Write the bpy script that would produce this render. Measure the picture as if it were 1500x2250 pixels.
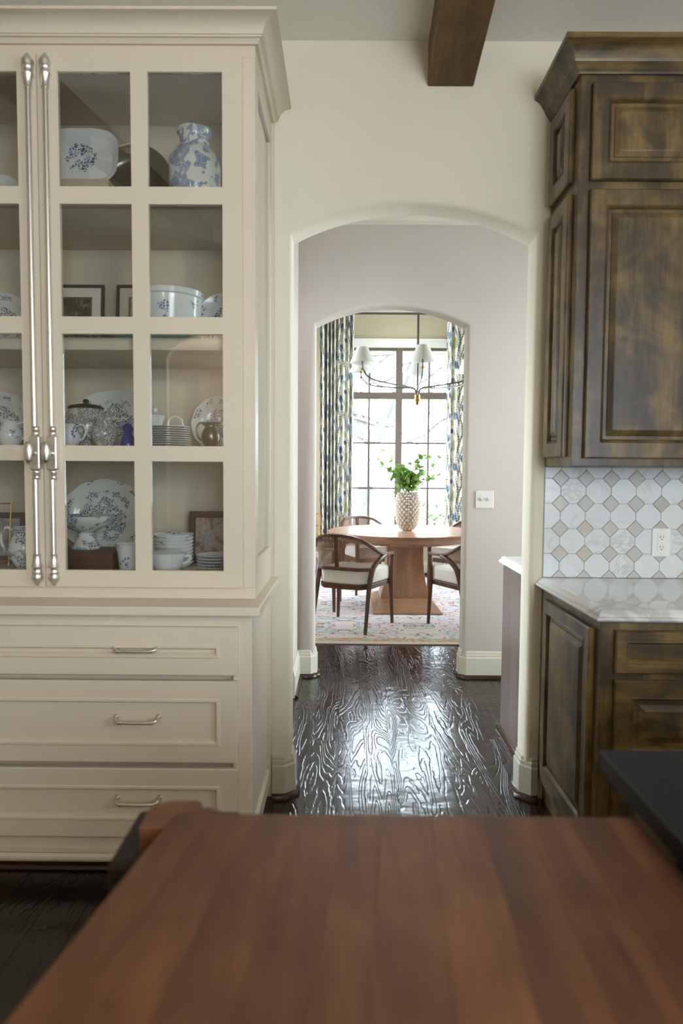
import bpy, bmesh, math, random
from mathutils import Vector, Matrix
random.seed(7)
for o in list(bpy.data.objects): bpy.data.objects.remove(o)
C = bpy.context.scene.collection
SC = bpy.context.scene
R = math.radians
PI = math.pi

# ------------------------------------------------------------------ camera
CAM_H = 1.34
pitch, roll, yaw = -R(3.32), 0.0065, R(0.28)
cam = bpy.data.cameras.new('camera'); camo = bpy.data.objects.new('camera', cam); C.objects.link(camo)
w = Vector((0, math.cos(pitch), math.sin(pitch))); u = Vector((0, -math.sin(pitch), math.cos(pitch))); r = Vector((1, 0, 0))
Zr = Matrix.Rotation(yaw, 3, 'Z'); w, u, r = Zr @ w, Zr @ u, Zr @ r
r, u = r*math.cos(roll)+u*math.sin(roll), -r*math.sin(roll)+u*math.cos(roll)
M = Matrix((r, u, -w)).transposed().to_4x4(); M.translation = (0, 0, CAM_H)
camo.matrix_world = M
cam.sensor_fit = 'VERTICAL'; cam.sensor_height = 36; cam.sensor_width = 24; cam.lens = 24
cam.clip_start = .05; cam.clip_end = 200
cam.dof.use_dof = True; cam.dof.focus_distance = 3.8; cam.dof.aperture_fstop = 2.8
SC.camera = camo

# ------------------------------------------------------------------ world, daylight, exposure
SKY = 16.5
wd = bpy.data.worlds.new('overcast_sky'); SC.world = wd; wd.use_nodes = True
wd.node_tree.nodes['Background'].inputs[0].default_value = (.75, .88, 1.0, 1)
wd.node_tree.nodes['Background'].inputs[1].default_value = SKY
def portal(loc, rot, sx, sy):
    l = bpy.data.lights.new('window_daylight', 'AREA'); l.shape = 'RECTANGLE'; l.size = sx; l.size_y = sy
    l.cycles.is_portal = True
    o = bpy.data.objects.new('window_daylight', l); C.objects.link(o); o.location = loc; o.rotation_euler = rot
portal((.70, 9.16, 1.75), (-R(90), 0, 0), 1.75, 2.55)      # dining window, facing -Y
portal((3.06, -.2, 1.75), (0, R(90), 0), 1.1, 1.3)          # kitchen side window, facing -X
portal((1.6, -3.26, 1.8), (R(90), 0, 0), 1.9, 1.8)       # kitchen rear window, added for frontal fill, facing +Y
portal((2.26, 3.85, 1.4), (0, R(90), 0), 2.6, .9)  # unseen hall window, added to brighten the hall
portal((-.36, 3.55, 1.08), (0, -R(90), 0), 1.85, .70)     # hall door at left, glazing added for light        # added hall window is the line before
portal((3.06, 7.4, 1.75), (0, R(90), 0), 2.4, 2.6)          # dining side window, added out of view for more daylight
portal((-1.76, 7.5, 1.72), (0, -R(90), 0), 2.45, 2.4)       # unseen dining window added on the other side
VS = SC.view_settings
VS.view_transform = 'Standard'; VS.look = 'None'; VS.gamma = 1; VS.use_curve_mapping = False
VS.exposure = 0.3
FILL_LAMP = 15  # power of each pendant added for warm kitchen light

# ------------------------------------------------------------------ helpers: objects
def tag(o, label=None, cat=None, group=None, kind=None):
    if label: o['label'] = label
    if cat: o['category'] = cat
    if group: o['group'] = group
    if kind: o['kind'] = kind
    return o
def thing(name, label, cat, loc=(0, 0, 0), rz=0, group=None):
    o = bpy.data.objects.new(name, None); C.objects.link(o); o.location = loc; o.rotation_euler = (0, 0, rz)
    o.empty_display_size = .05
    return tag(o, label, cat, group)
def copy_tree(o, parent=None):
    c = o.copy(); C.objects.link(c)
    if parent is not None: c.parent = parent
    for ch in list(o.children): copy_tree(ch, c)
    return c
class MB:
    def __init__(s): s.v = []; s.f = []; s.uv = None
    def add(s, vs, fs):
        b = len(s.v); s.v += [tuple(p) for p in vs]; s.f += [tuple(i+b for i in f) for f in fs]; return s
    def box(s, x0, x1, y0, y1, z0, z1):
        return s.add([(x0,y0,z0),(x1,y0,z0),(x1,y1,z0),(x0,y1,z0),(x0,y0,z1),(x1,y0,z1),(x1,y1,z1),(x0,y1,z1)],
                     [(0,3,2,1),(4,5,6,7),(0,1,5,4),(1,2,6,5),(2,3,7,6),(3,0,4,7)])
    def prism(s, poly, z0, z1, top_inset=0):
        n = len(poly)
        return s.add([(x,y,z0) for x,y in poly]+[(x,y,z1) for x,y in poly],
                     [tuple(range(n))[::-1], tuple(range(n, 2*n))]+[(i,(i+1)%n,n+(i+1)%n,n+i) for i in range(n)])
    def prism_y(s, poly, y0, y1):      # poly in xz
        n = len(poly)
        return s.add([(x,y0,z) for x,z in poly]+[(x,y1,z) for x,z in poly],
                     [tuple(range(n)), tuple(range(n, 2*n))[::-1]]+[(i,(i+1)%n,n+(i+1)%n,n+i) for i in range(n)])
    def lathe(s, prof, n=32, sx=1, sy=1, cx=0, cy=0, wav=None, cap=True):
        vs = []; fs = []; m = len(prof)
        for i in range(n):
            a = 2*PI*i/n
            for r_, z in prof:
                k = 1 if wav is None else 1+wav(a, r_)
                vs.append((cx+r_*k*math.cos(a)*sx, cy+r_*k*math.sin(a)*sy, z))
        for i in range(n):
            j = (i+1) % n
            for k in range(m-1): fs.append((i*m+k, j*m+k, j*m+k+1, i*m+k+1))
        if cap and prof[0][0] > 1e-5: fs.append(tuple(i*m for i in range(n))[::-1])
        if cap and prof[-1][0] > 1e-5: fs.append(tuple(i*m+m-1 for i in range(n)))
        return s.add(vs, fs)
    def tube(s, pts, rad, n=10, flat=1.0, up=None, cap=True):
        pts = [Vector(p) for p in pts]; m = len(pts)
        if not hasattr(rad, '__len__'): rad = [rad]*m
        nrm = Vector(up) if up else None; vs = []
        for i, p in enumerate(pts):
            t = (pts[min(i+1, m-1)]-pts[max(i-1, 0)]).normalized()
            if nrm is None:
                nrm = t.orthogonal().normalized()
            if up: nn = Vector(up)
            else: nn = nrm
            nn = (nn-t*nn.dot(t)).normalized(); nrm = nn
            b = t.cross(nn)
            for k in range(n):
                a = 2*PI*k/n
                vs.append(p+(b*math.cos(a)+nn*math.sin(a)*flat)*rad[i])
        fs = [(i*n+k, i*n+(k+1)%n, (i+1)*n+(k+1)%n, (i+1)*n+k) for i in range(m-1) for k in range(n)]
        if cap: fs += [tuple(range(n))[::-1], tuple((m-1)*n+k for k in range(n))]
        return s.add(vs, fs)
    def bar(s, pts, wid, hei, up=(0,0,1)):      # rectangular sweep
        pts = [Vector(p) for p in pts]; m = len(pts); vs = []
        for i, p in enumerate(pts):
            t = (pts[min(i+1, m-1)]-pts[max(i-1, 0)]).normalized()
            nn = Vector(up); nn = (nn-t*nn.dot(t)).normalized(); b = t.cross(nn)
            W = wid[i] if hasattr(wid, '__len__') else wid; H = hei[i] if hasattr(hei, '__len__') else hei
            for a, c in ((-1,-1),(1,-1),(1,1),(-1,1)): vs.append(p+b*a*W/2+nn*c*H/2)
        fs = [(i*4+k, i*4+(k+1)%4, (i+1)*4+(k+1)%4, (i+1)*4+k) for i in range(m-1) for k in range(4)]
        fs += [(3,2,1,0), tuple((m-1)*4+k for k in range(4))]
        return s.add(vs, fs)
    def mould(s, path, prof, closed=False, cap=True):  # path xy, profile (out, z), outward = right of travel
        P = [Vector(p) for p in path]; n = len(P); m = len(prof); vs = []
        def nr(a, b): d = (b-a).normalized(); return Vector((d.y, -d.x))
        for i in range(n):
            if closed: a, b = nr(P[i-1], P[i]), nr(P[i], P[(i+1)%n])
            else:
                a = nr(P[i-1], P[i]) if i else nr(P[0], P[1]); b = nr(P[i], P[i+1]) if i < n-1 else a
            d = (a+b).normalized(); d = d/max(.2, d.dot(a))
            for o_, z in prof: vs.append((P[i].x+d.x*o_, P[i].y+d.y*o_, z))
        q = n if closed else n-1
        fs = [(i*m+k, ((i+1)%n)*m+k, ((i+1)%n)*m+(k+1)%m, i*m+(k+1)%m) for i in range(q) for k in range(m)]
        if not closed and cap: fs += [tuple(range(m)), tuple((n-1)*m+k for k in range(m))[::-1]]
        return s.add(vs, fs)
    def nested(s, w_, h_, rings, fill=True, x=0, z=0):   # nested rectangles in xz, ring=(inset,y)
        vs = []; fs = []
        for i, (d, y) in enumerate(rings):
            vs += [(x+d,y,z+d),(x+w_-d,y,z+d),(x+w_-d,y,z+h_-d),(x+d,y,z+h_-d)]
        for i in range(len(rings)-1):
            a, b = i*4, i*4+4
            for k in range(4): fs.append((a+k, a+(k+1)%4, b+(k+1)%4, b+k))
        if fill: b = 4*len(rings)-4; fs.append((b, b+1, b+2, b+3))
        return s.add(vs, fs)
    def build(s, name, mat, parent=None, smooth=None, bevel=0, loc=None, rot=None, seg=2):
        me = bpy.data.meshes.new(name); me.from_pydata(s.v, [], s.f)
        bm = bmesh.new(); bm.from_mesh(me); bmesh.ops.recalc_face_normals(bm, faces=bm.faces)
        bm.to_mesh(me); bm.free()
        if s.uv is not None:
            ul = me.uv_layers.new(name='UVMap')
            for lp in me.loops: ul.data[lp.index].uv = s.uv[lp.vertex_index]
        if smooth:
            me.polygons.foreach_set('use_smooth', [True]*len(me.polygons)); me.set_sharp_from_angle(angle=R(smooth))
        o = bpy.data.objects.new(name, me); C.objects.link(o)
        if mat: me.materials.append(mat)
        if parent: o.parent = parent
        if loc: o.location = loc
        if rot: o.rotation_euler = rot
        if bevel:
            b = o.modifiers.new('edge', 'BEVEL'); b.width = bevel; b.segments = seg; b.limit_method = 'ANGLE'; b.angle_limit = R(40)
        return o
def struct(o): o['kind'] = 'structure'; return o
def B(*a): return MB().box(*a)

# ------------------------------------------------------------------ helpers: materials
class E:
    def __init__(s, nt, k): s.nt = nt; s.k = k
    def m(s, op, b=None, c=None, clamp=False):
        n = s.nt.nodes.new('ShaderNodeMath'); n.operation = op; n.use_clamp = clamp
        for i, q in enumerate((s, b, c)):
            if q is None: continue
            if isinstance(q, E): s.nt.links.new(q.k, n.inputs[i])
            else: n.inputs[i].default_value = q
        return E(s.nt, n.outputs[0])
    def __add__(s, o): return s.m('ADD', o)
    __radd__ = __add__
    def __sub__(s, o): return s.m('SUBTRACT', o)
    def __rsub__(s, o): return (s*-1)+o
    def __mul__(s, o): return s.m('MULTIPLY', o)
    __rmul__ = __mul__
    def __truediv__(s, o): return s.m('DIVIDE', o)
    def lt(s, o): return s.m('LESS_THAN', o)
    def gt(s, o): return s.m('GREATER_THAN', o)
    def abs(s): return s.m('ABSOLUTE')
    def fr(s): return s.m('FRACT')
    def fl(s): return s.m('FLOOR')
    def sin(s): return s.m('SINE')
    def sqrt(s): return s.m('SQRT')
    def max(s, o): return s.m('MAXIMUM', o)
    def min(s, o): return s.m('MINIMUM', o)
    def sm(s, a, b):                               # smoothstep a..b
        n = s.nt.nodes.new('ShaderNodeMapRange'); n.interpolation_type = 'SMOOTHSTEP'
        s.nt.links.new(s.k, n.inputs[0]); n.inputs[1].default_value = a; n.inputs[2].default_value = b
        return E(s.nt, n.outputs[0])
def hyp(x, y): return (x*x+y*y).sqrt()
class Mat:
    def __init__(s, name, rough=.5, **kw):
        s.m = bpy.data.materials.new(name); s.m.use_nodes = True; s.nt = s.m.node_tree
        s.b = s.nt.nodes['Principled BSDF']; s.b.inputs['Roughness'].default_value = rough
        for k, v in kw.items(): s.b.inputs[k.replace('_', ' ')].default_value = v
    def coords(s, kind='Object', scale=(1,1,1), rand=0):
        t = s.nt.nodes.new('ShaderNodeTexCoord'); sep = s.nt.nodes.new('ShaderNodeSeparateXYZ'); src = t.outputs[kind]
        if rand:
            oi = s.nt.nodes.new('ShaderNodeObjectInfo'); va = s.nt.nodes.new('ShaderNodeVectorMath'); va.operation = 'MULTIPLY_ADD'
            s.nt.links.new(oi.outputs['Random'], va.inputs[0]); va.inputs[1].default_value = (rand, rand*1.7, rand*.6)
            s.nt.links.new(src, va.inputs[2]); src = va.outputs[0]
        s.nt.links.new(src, sep.inputs[0])
        return [E(s.nt, q)*sc for q, sc in zip(sep.outputs, scale)]
    def rnd(s):
        oi = s.nt.nodes.new('ShaderNodeObjectInfo'); return E(s.nt, oi.outputs['Random'])
    def vec(s, x, y, z):
        n = s.nt.nodes.new('ShaderNodeCombineXYZ')
        for i, q in enumerate((x, y, z)):
            if isinstance(q, E): s.nt.links.new(q.k, n.inputs[i])
            else: n.inputs[i].default_value = q
        return n.outputs[0]
    def noise(s, v, scale=5, detail=2, rough=.5, dist=0):
        n = s.nt.nodes.new('ShaderNodeTexNoise'); s.nt.links.new(v, n.inputs['Vector'])
        n.inputs['Scale'].default_value = scale; n.inputs['Detail'].default_value = detail
        n.inputs['Roughness'].default_value = rough; n.inputs['Distortion'].default_value = dist
        return E(s.nt, n.outputs[0])
    def voro(s, v, scale=5, out='Distance', feat='F1'):
        n = s.nt.nodes.new('ShaderNodeTexVoronoi'); s.nt.links.new(v, n.inputs['Vector']); n.inputs['Scale'].default_value = scale
        n.feature = feat
        return E(s.nt, n.outputs[out])
    def mix(s, fac, a, b):
        n = s.nt.nodes.new('ShaderNodeMix'); n.data_type = 'RGBA'
        if isinstance(fac, E): s.nt.links.new(fac.k, n.inputs[0])
        else: n.inputs[0].default_value = fac
        for i, q in ((6, a), (7, b)):
            if isinstance(q, tuple): n.inputs[i].default_value = (*q[:3], 1)
            else: s.nt.links.new(q, n.inputs[i])
        return n.outputs[2]
    def ramp(s, fac, stops):
        n = s.nt.nodes.new('ShaderNodeValToRGB'); s.nt.links.new(fac.k, n.inputs[0]); cr = n.color_ramp
        while len(cr.elements) < len(stops): cr.elements.new(.5)
        for e, (p, c) in zip(cr.elements, stops): e.position = p; e.color = (*c, 1)
        return n.outputs[0]
    def color(s, q):
        if isinstance(q, tuple): s.b.inputs['Base Color'].default_value = (*q, 1)
        else: s.nt.links.new(q, s.b.inputs['Base Color'])
        return s
    def rough(s, q): s.nt.links.new(q.k, s.b.inputs['Roughness']); return s
    def bump(s, h, strength=.3, dist=.01):
        n = s.nt.nodes.new('ShaderNodeBump'); s.nt.links.new(h.k, n.inputs['Height'])
        n.inputs['Strength'].default_value = strength; n.inputs['Distance'].default_value = dist
        s.nt.links.new(n.outputs[0], s.b.inputs['Normal']); return s
def srgb(r_, g, b): return tuple((c/255/12.92 if c/255 <= .04045 else ((c/255+.055)/1.055)**2.4) for c in (r_, g, b))

def plain(name, col, rough=.5, bump=0, bscale=200, **kw):
    m = Mat(name, rough, **kw); x, y, z = m.coords(); v = m.vec(x, y, z)
    n = m.noise(v, 3, 3); a = tuple(c*.96 for c in col); b = tuple(min(1, c*1.04) for c in col)
    m.color(m.mix(n, a, b))
    if bump: m.bump(m.noise(v, bscale, 2), bump, .002)
    return m.m
def wood(name, dark, mid, light, axis='Z', scale=1.0, rough=.35, blotch=.5, grain=.25, coat=0, knots=True):
    m = Mat(name, rough); x, y, z = m.coords(rand=13)
    st = .09
    sx, sy, sz = (st,1,1) if axis == 'X' else (1,st,1) if axis == 'Y' else (1,1,st)
    v = m.vec(x*sx*scale, y*sy*scale, z*sz*scale)
    n1 = m.noise(v, 9, 4, .6, .6); n2 = m.noise(v, 70, 3, .65, .3)
    b1 = m.noise(m.vec(x*scale, y*scale, z*scale), 5.5, 3, .6, .8)
    f = n1*.55+n2*.25+b1*blotch*.55
    lo = .30+blotch*.12
    col = m.ramp((f-lo)/(.42+blotch*.1), [(0, dark), (.45, mid), (1, light)])
    m.color(col)
    m.bump(n2*.6+n1*.4, grain, .002)
    if coat: m.b.inputs['Coat Weight'].default_value = coat; m.b.inputs['Coat Roughness'].default_value = .15
    return m.m
MT = {}
MT['cream'] = plain('cream_cabinet_paint', srgb(213,200,178), .38)
MT['wall'] = plain('kitchen_wall_plaster', srgb(227,218,197), .85, .25, 130)
MT['hallwall'] = plain('hall_wall_paint', srgb(190,179,169), .85, .12, 150)
MT['dinewall'] = plain('dining_wall_paint', srgb(186,172,146), .85, .1, 150)
MT['ceil'] = plain('textured_ceiling', srgb(234,230,216), .9, .7, 60)
MT['trim'] = plain('trim_paint', srgb(204,197,178), .4)
MT['whitetrim'] = plain('window_casing_paint', srgb(228,224,216), .4)
MT['stain'] = {a: wood('stained_alder_'+a, srgb(22,19,13), srgb(72,58,35), srgb(140,112,62), a, 1, .36, 1.15, .10) for a in 'XYZ'}
MT['beam'] = wood('beam_timber', srgb(48,33,14), srgb(104,72,31), srgb(146,104,48), 'Y', .8, .5, .6, .3)
MT['walnut'] = wood('walnut_boards', srgb(56,31,14), srgb(94,56,27), srgb(130,84,42), 'Y', 1.0, .55, .7, .05)
MT['darkpost'] = wood('dark_island_wood', srgb(20,13,8), srgb(42,27,16), srgb(64,42,25), 'Z', 1, .7, .5, .1)
MT['chair'] = wood('chair_walnut', srgb(56,33,20), srgb(96,60,38), srgb(126,84,56), 'Z', 1.6, .38, .3, .08)
MT['oak'] = wood('pale_oak', srgb(136,98,72), srgb(172,130,100), srgb(204,168,138), 'Z', 1.2, .42, .2, .15)
MT['oakX'] = wood('pale_oak_top', srgb(136,98,72), srgb(172,130,100), srgb(204,168,138), 'X', 1.2, .3, .2, .1)
MT['hallpanel'] = wood('hall_cabinet_panel', srgb(74,62,56), srgb(98,84,77), srgb(116,100,92), 'Z', .7, .28, .4, .04)
MT['frame'] = plain('bronze_window_frame', srgb(112,98,88), .45)
MT['black'] = plain('black_soapstone', (.006,.007,.008), .45, Specular_IOR_Level=.3)
MT['nickel'] = plain('brushed_nickel', srgb(228,222,214), .34, Metallic=1.0)
MT['silver'] = plain('silver_plate', srgb(170,166,155), .25, Metallic=1.0)
MT['pewter'] = plain('pewter', srgb(120,114,102), .32, Metallic=1.0)
MT['brass'] = plain('brass', srgb(190,145,80), .28, Metallic=1.0)
MT['iron'] = plain('aged_iron', srgb(96,90,86), .35, Metallic=.9)
MT['plastic'] = plain('white_plastic', srgb(238,236,230), .35)
MT['switch'] = plain('almond_plastic', srgb(206,200,192), .35)
MT['slot'] = plain('dark_slot', (.01,.01,.01), .6)
MT['linen'] = plain('seat_linen', srgb(226,218,208), .9, .4, 500)
MT['shade'] = None
MT['page'] = plain('book_pages', srgb(205,192,160), .8)
MT['turq'] = plain('turquoise_cloth', srgb(104,186,176), .7)
MT['leatherbook'] = wood('worn_leather', srgb(40,22,16), srgb(86,50,36), srgb(120,84,60), 'X', 3, .5, .8, .2)
MT['greenbook'] = plain('green_cloth', srgb(54,66,56), .7)
MT['tanbook'] = plain('tan_cloth', srgb(196,176,148), .7)
MT['mat'] = plain('picture_mat', srgb(222,216,200), .8)
MT['shoe'] = wood('shoe_mould_wood', srgb(34,20,12), srgb(64,38,22), srgb(96,60,36), 'X', 1, .25, .3, .05)
MT['gold'] = plain('gilt_frame', srgb(150,104,56), .4, Metallic=.6)
MT['darkframe'] = plain('dark_frame', srgb(58,48,42), .4)
MT['brownframe'] = wood('brown_frame', srgb(40,24,16), srgb(82,52,36), srgb(110,74,52), 'X', 2, .4, .5, .1)
MT['bamboo'] = wood('gilded_bamboo', srgb(120,84,30), srgb(172,128,60), srgb(205,165,95), 'Z', 2, .35, .3, .1)
MT['grout'] = plain('tile_grout', srgb(218,220,218), .8)
MT['whitechina'] = plain('white_china', srgb(232,232,228), .12)
MT['stoneware'] = plain('taupe_glazed_stoneware', srgb(196,182,168), .2)
MT['bark'] = wood('tree_bark', srgb(62,60,60), srgb(86,82,82), srgb(104,100,100), 'Z', .4, .9, .4, .6)
MT['grass'] = plain('lawn_grass', srgb(150,170,110), .9)
MT['outleaf'] = plain('garden_leaf', srgb(84,98,72), .6)
MT['twig'] = plain('twig', srgb(84,66,62), .6)

def glassmat(name, tint=(1,1,1), refl=1.0):
    m = bpy.data.materials.new(name); m.use_nodes = True; nt = m.node_tree; nt.nodes.clear()
    out = nt.nodes.new('ShaderNodeOutputMaterial'); mx = nt.nodes.new('ShaderNodeMixShader')
    tr = nt.nodes.new('ShaderNodeBsdfTransparent'); tr.inputs[0].default_value = (*tint, 1)
    gl = nt.nodes.new('ShaderNodeBsdfGlossy'); gl.inputs['Roughness'].default_value = 0.0
    fr = nt.nodes.new('ShaderNodeFresnel'); fr.inputs[0].default_value = 1.5
    ml = nt.nodes.new('ShaderNodeMath'); ml.operation = 'MULTIPLY'; ml.inputs[1].default_value = refl; ml.use_clamp = True
    nt.links.new(fr.outputs[0], ml.inputs[0]); nt.links.new(ml.outputs[0], mx.inputs[0])
    nt.links.new(tr.outputs[0], mx.inputs[1]); nt.links.new(gl.outputs[0], mx.inputs[2]); nt.links.new(mx.outputs[0], out.inputs[0])
    return m
MT['glass'] = glassmat('cabinet_glass', (.97,.98,.97), 1.9)
MT['wglass'] = glassmat('window_glass', (1,1,1), 1.0)

# floor boards: hand scraped, near black stain under satin varnish
m = Mat('dark_scraped_oak', .24); geo = m.nt.nodes.new('ShaderNodeNewGeometry'); sep = m.nt.nodes.new('ShaderNodeSeparateXYZ'); m.nt.links.new(geo.outputs['Position'], sep.inputs[0])
x, y = E(m.nt, sep.outputs[0])+m.rnd()*31, E(m.nt, sep.outputs[1])+m.rnd()*57
v = m.vec(x, y*.13, 0.0); fld = m.noise(v, 9, 1.0, .5, .5); fine = m.noise(m.vec(x, y*.06, 0.), 220, 2, .6)
ph = (fld*16+m.noise(m.vec(x, y*.3, 0.), 40, 2)*.8).fr(); rings = ph.sm(0, .25)*(1-ph.sm(.8, 1)); chat = m.noise(m.vec(x*.6, y, 0.), 11, 2)
col = m.ramp(rings*.25+fine*.45+m.rnd()*.3, [(0, srgb(10,7,6)), (.5, srgb(24,15,11)), (1, srgb(58,37,22))])
m.color(col); m.bump(rings*.5+chat*1.5, .42, .0035); m.rough(fine*.08+.13)
m.b.inputs['Specular IOR Level'].default_value = .75
MT['floor'] = m.m

# marble for slabs and wall tiles
def marble(name, base, vein, amt, scale, rough=.12):
    m = Mat(name, rough); x, y, z = m.coords(rand=11); v = m.vec(x, y, z)
    n = m.noise(v, scale, 5, .6, 1.2); d = (n-.5).abs(); big = m.noise(v, scale*.35, 2, .5, .5)
    f = (1-d.sm(0, .06))*big.sm(.42, .66)*amt
    m.color(m.mix(f+m.noise(v, scale*2, 3)*.10, base, vein)); return m.m
MT['marble'] = marble('white_marble', srgb(226,226,226), srgb(130,122,112), .6, 1.9, .035)
MT['tile'] = marble('pale_marble_tile', srgb(226,229,230), srgb(190,190,184), .6, 9, .16)
MT['marble_edge'] = MT['marble']
m = Mat('taupe_marble_tile', .18); x, y, z = m.coords(rand=9); rr = m.rnd(); v = m.vec(x, y, z*.3)
m.color(m.mix(m.noise(v, 30, 4, .6, .8)*.5, m.ramp(rr, [(0, srgb(206,200,186)), (.5, srgb(212,211,208)), (1, srgb(196,191,184))]), srgb(176,171,164)))
MT['dot'] = m.m

# blue and white china
def china(name, scale=1.0, cover=.5, white=srgb(226,226,218), blue=srgb(62,84,140), dark=srgb(30,38,70), R_=None, rim=True, leaf=125, clsc=17, edge=.11):
    m = Mat(name, .14); x, y, z = m.coords(rand=0 if R_ else 5); v = m.vec(x*scale, y*scale, z*scale)
    wob = m.noise(v, 45, 2)
    ed = m.voro(m.vec(x*scale+wob*.016, y*scale+wob*.016, z*scale+wob*.010), leaf, 'Distance', 'DISTANCE_TO_EDGE')
    cl = m.noise(v, clsc, 2.5, .55, .3)
    f = ed.gt(edge)
    if R_:
        rr = hyp(x, y)/R_
        cen = (rr+cl*.5-.25).lt(.56)*m.noise(v, 26, 2.5, .6).gt(.47); band = ((rr-.86).abs()).lt(.10)*cl.gt(.53) if rim else cen*0
        f = f*cen.max(band)
    else:
        f = f*cl.gt(1-cover)
    tone = m.noise(v, 40, 2).sm(.35, .65)
    m.color(m.mix(f*.9, white, m.mix(tone, dark, blue))); return m.m
MT['china'] = china('blue_transfer_china', 1.0, .52)
MT['china_soft'] = china('soft_blue_china', .55, .50, srgb(232,230,222), srgb(150,164,196), srgb(120,138,178), leaf=60, clsc=44, edge=.015)
MT['china_lite'] = china('sprigged_china', 1, .40, srgb(232,232,230), srgb(86,96,170), srgb(70,76,140), leaf=90)
MT['china_jug'] = china('dense_blue_china', 1.3, .60, srgb(222,216,200), srgb(70,90,140), srgb(40,46,70))
MT['cobalt'] = plain('cobalt_glaze', srgb(58,76,140), .12)
def chplate(rad, white=srgb(226,226,218), **k): return china('transfer_plate_%d' % int(rad*1000), 1, .5, white, R_=rad, **k)

# picture prints
def picture(name, stops, scale):
    m = Mat(name, .35); x, y, z = m.coords(rand=4); v = m.vec(x, y, z)
    m.color(m.ramp(m.noise(v, scale, 4, .65, .8).sm(.25, .75), stops)); return m.m
MT['print1'] = picture('sepia_print', [(0, srgb(34,36,28)), (.5, srgb(70,68,54)), (1, srgb(150,140,112))], 26)
MT['print2'] = picture('pale_print', [(0, srgb(150,140,110)), (.4, srgb(205,198,172)), (1, srgb(226,218,196))], 18)
MT['print3'] = picture('village_print', [(0, srgb(92,70,52)), (.35, srgb(150,120,104)), (.6, srgb(176,160,150)), (.8, srgb(120,130,150)), (1, srgb(205,202,198))], 22)
MT['print4'] = picture('faded_print', [(0, srgb(120,116,112)), (.5, srgb(160,156,156)), (1, srgb(190,180,178))], 20)

# curtain print: tulips, berry chains, lattice pineapples
m = Mat('tulip_print_linen', .9); t = m.nt.nodes.new('ShaderNodeUVMap'); sep = m.nt.nodes.new('ShaderNodeSeparateXYZ'); m.nt.links.new(t.outputs[0], sep.inputs[0])
U, V = E(m.nt, sep.outputs[0]), E(m.nt, sep.outputs[1])
PU, PV = .34, .65
row = (U/PU).fl(); V2 = V+row*.27
a = ((U/PU).fr()-.5)*PU; b = ((V2/PV).fr()-.5)*PV
def ell(cx, cy, rx, ry, sh=0.0):
    X = (a-cx)+(b-cy)*sh; Y = b-cy
    return hyp(X/rx, Y/ry)
base = srgb(208,201,188)
lf = None
for cx, cy, rx, ry, sh in [(-.05,-.02,.012,.07,.5),(.02,.02,.012,.08,-.45),(-.13,-.20,.014,.06,-.5),(.09,.2,.013,.07,.4),(.14,.02,.012,.07,.3),(-.02,-.27,.012,.05,.6),(.05,-.14,.011,.06,-.5),(-.15,.05,.012,.07,-.3),(-.03,.14,.011,.06,.55),(.12,.11,.010,.05,-.6),(-.08,-.25,.010,.06,.4),(.15,-.1,.011,.06,.4),(0,-.08,.010,.06,.3)]:
    e_ = ell(cx, cy, rx, ry, sh).lt(1); lf = e_ if lf is None else lf.max(e_)
tul = None
for cx, cy, rx, ry in [(-.10,.17,.044,.055),(-.06,.06,.040,.040),(.10,-.20,.042,.058),(.02,.26,.036,.035),(-.06,-.20,.030,.036)]:
    e_ = ell(cx, cy, rx, ry).lt(1)*(1-ell(cx, cy+ry*1.05, rx*.35, ry*.5).lt(1)); tul = e_ if tul is None else tul.max(e_)
pine = ell(.07,.07,.050,.075).lt(1).max(ell(-.11,-.10,.045,.06).lt(1)).max(ell(.02,-.29,.035,.045).lt(1))
lat = (((a+b)*135).sin().abs().lt(.46)).max(((a-b)*135).sin().abs().lt(.46))
bd = .034; xb = (b*14).sin()*.03
ring = hyp(a-xb-.14+0.0, ((b/bd).fr()-.5)*bd); ring2 = hyp(a+xb+.145, (((b+.01)/bd).fr()-.5)*bd)
rg = ring.min(ring2); ringm = rg.lt(.0155)*(1-(rg-.0045).lt(0))
ring3 = hyp((((a+.03+(b*9.67).sin()*.05)/.9)), (((b+.02)/bd).fr()-.5)*bd); ringm = ringm.max(ring3.lt(.013)*(1-ring3.lt(.004))*(b+.05).abs().lt(.16))
stem = ((a-(b*9).sin()*.05).abs()).lt(.0035).max((a+.05-(b*11).sin()*.04).abs().lt(.003))
c0 = m.mix(stem, base, srgb(120,108,88)); c0 = m.mix(lf, c0, m.mix(m.noise(m.vec(U, V, 0.), 9).sm(.4,.6), srgb(104,116,112), srgb(164,156,138)))
c0 = m.mix(tul, c0, m.mix(m.noise(m.vec(U, V, 0.), 5).sm(.4,.6), srgb(58,76,100), srgb(108,128,150)))
c0 = m.mix(pine, c0, srgb(224,218,180)); c0 = m.mix(pine*lat, c0, srgb(46,38,30)); c0 = m.mix(ringm, c0, srgb(38,34,34))
m.color(c0)
tl = m.nt.nodes.new('ShaderNodeBsdfTranslucent'); m.nt.links.new(c0, tl.inputs[0]); mx = m.nt.nodes.new('ShaderNodeMixShader'); mx.inputs[0].default_value = .12
m.nt.links.new(m.b.outputs[0], mx.inputs[1]); m.nt.links.new(tl.outputs[0], mx.inputs[2]); m.nt.links.new(mx.outputs[0], m.nt.nodes['Material Output'].inputs[0])
MT['curtain'] = m.m

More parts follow.
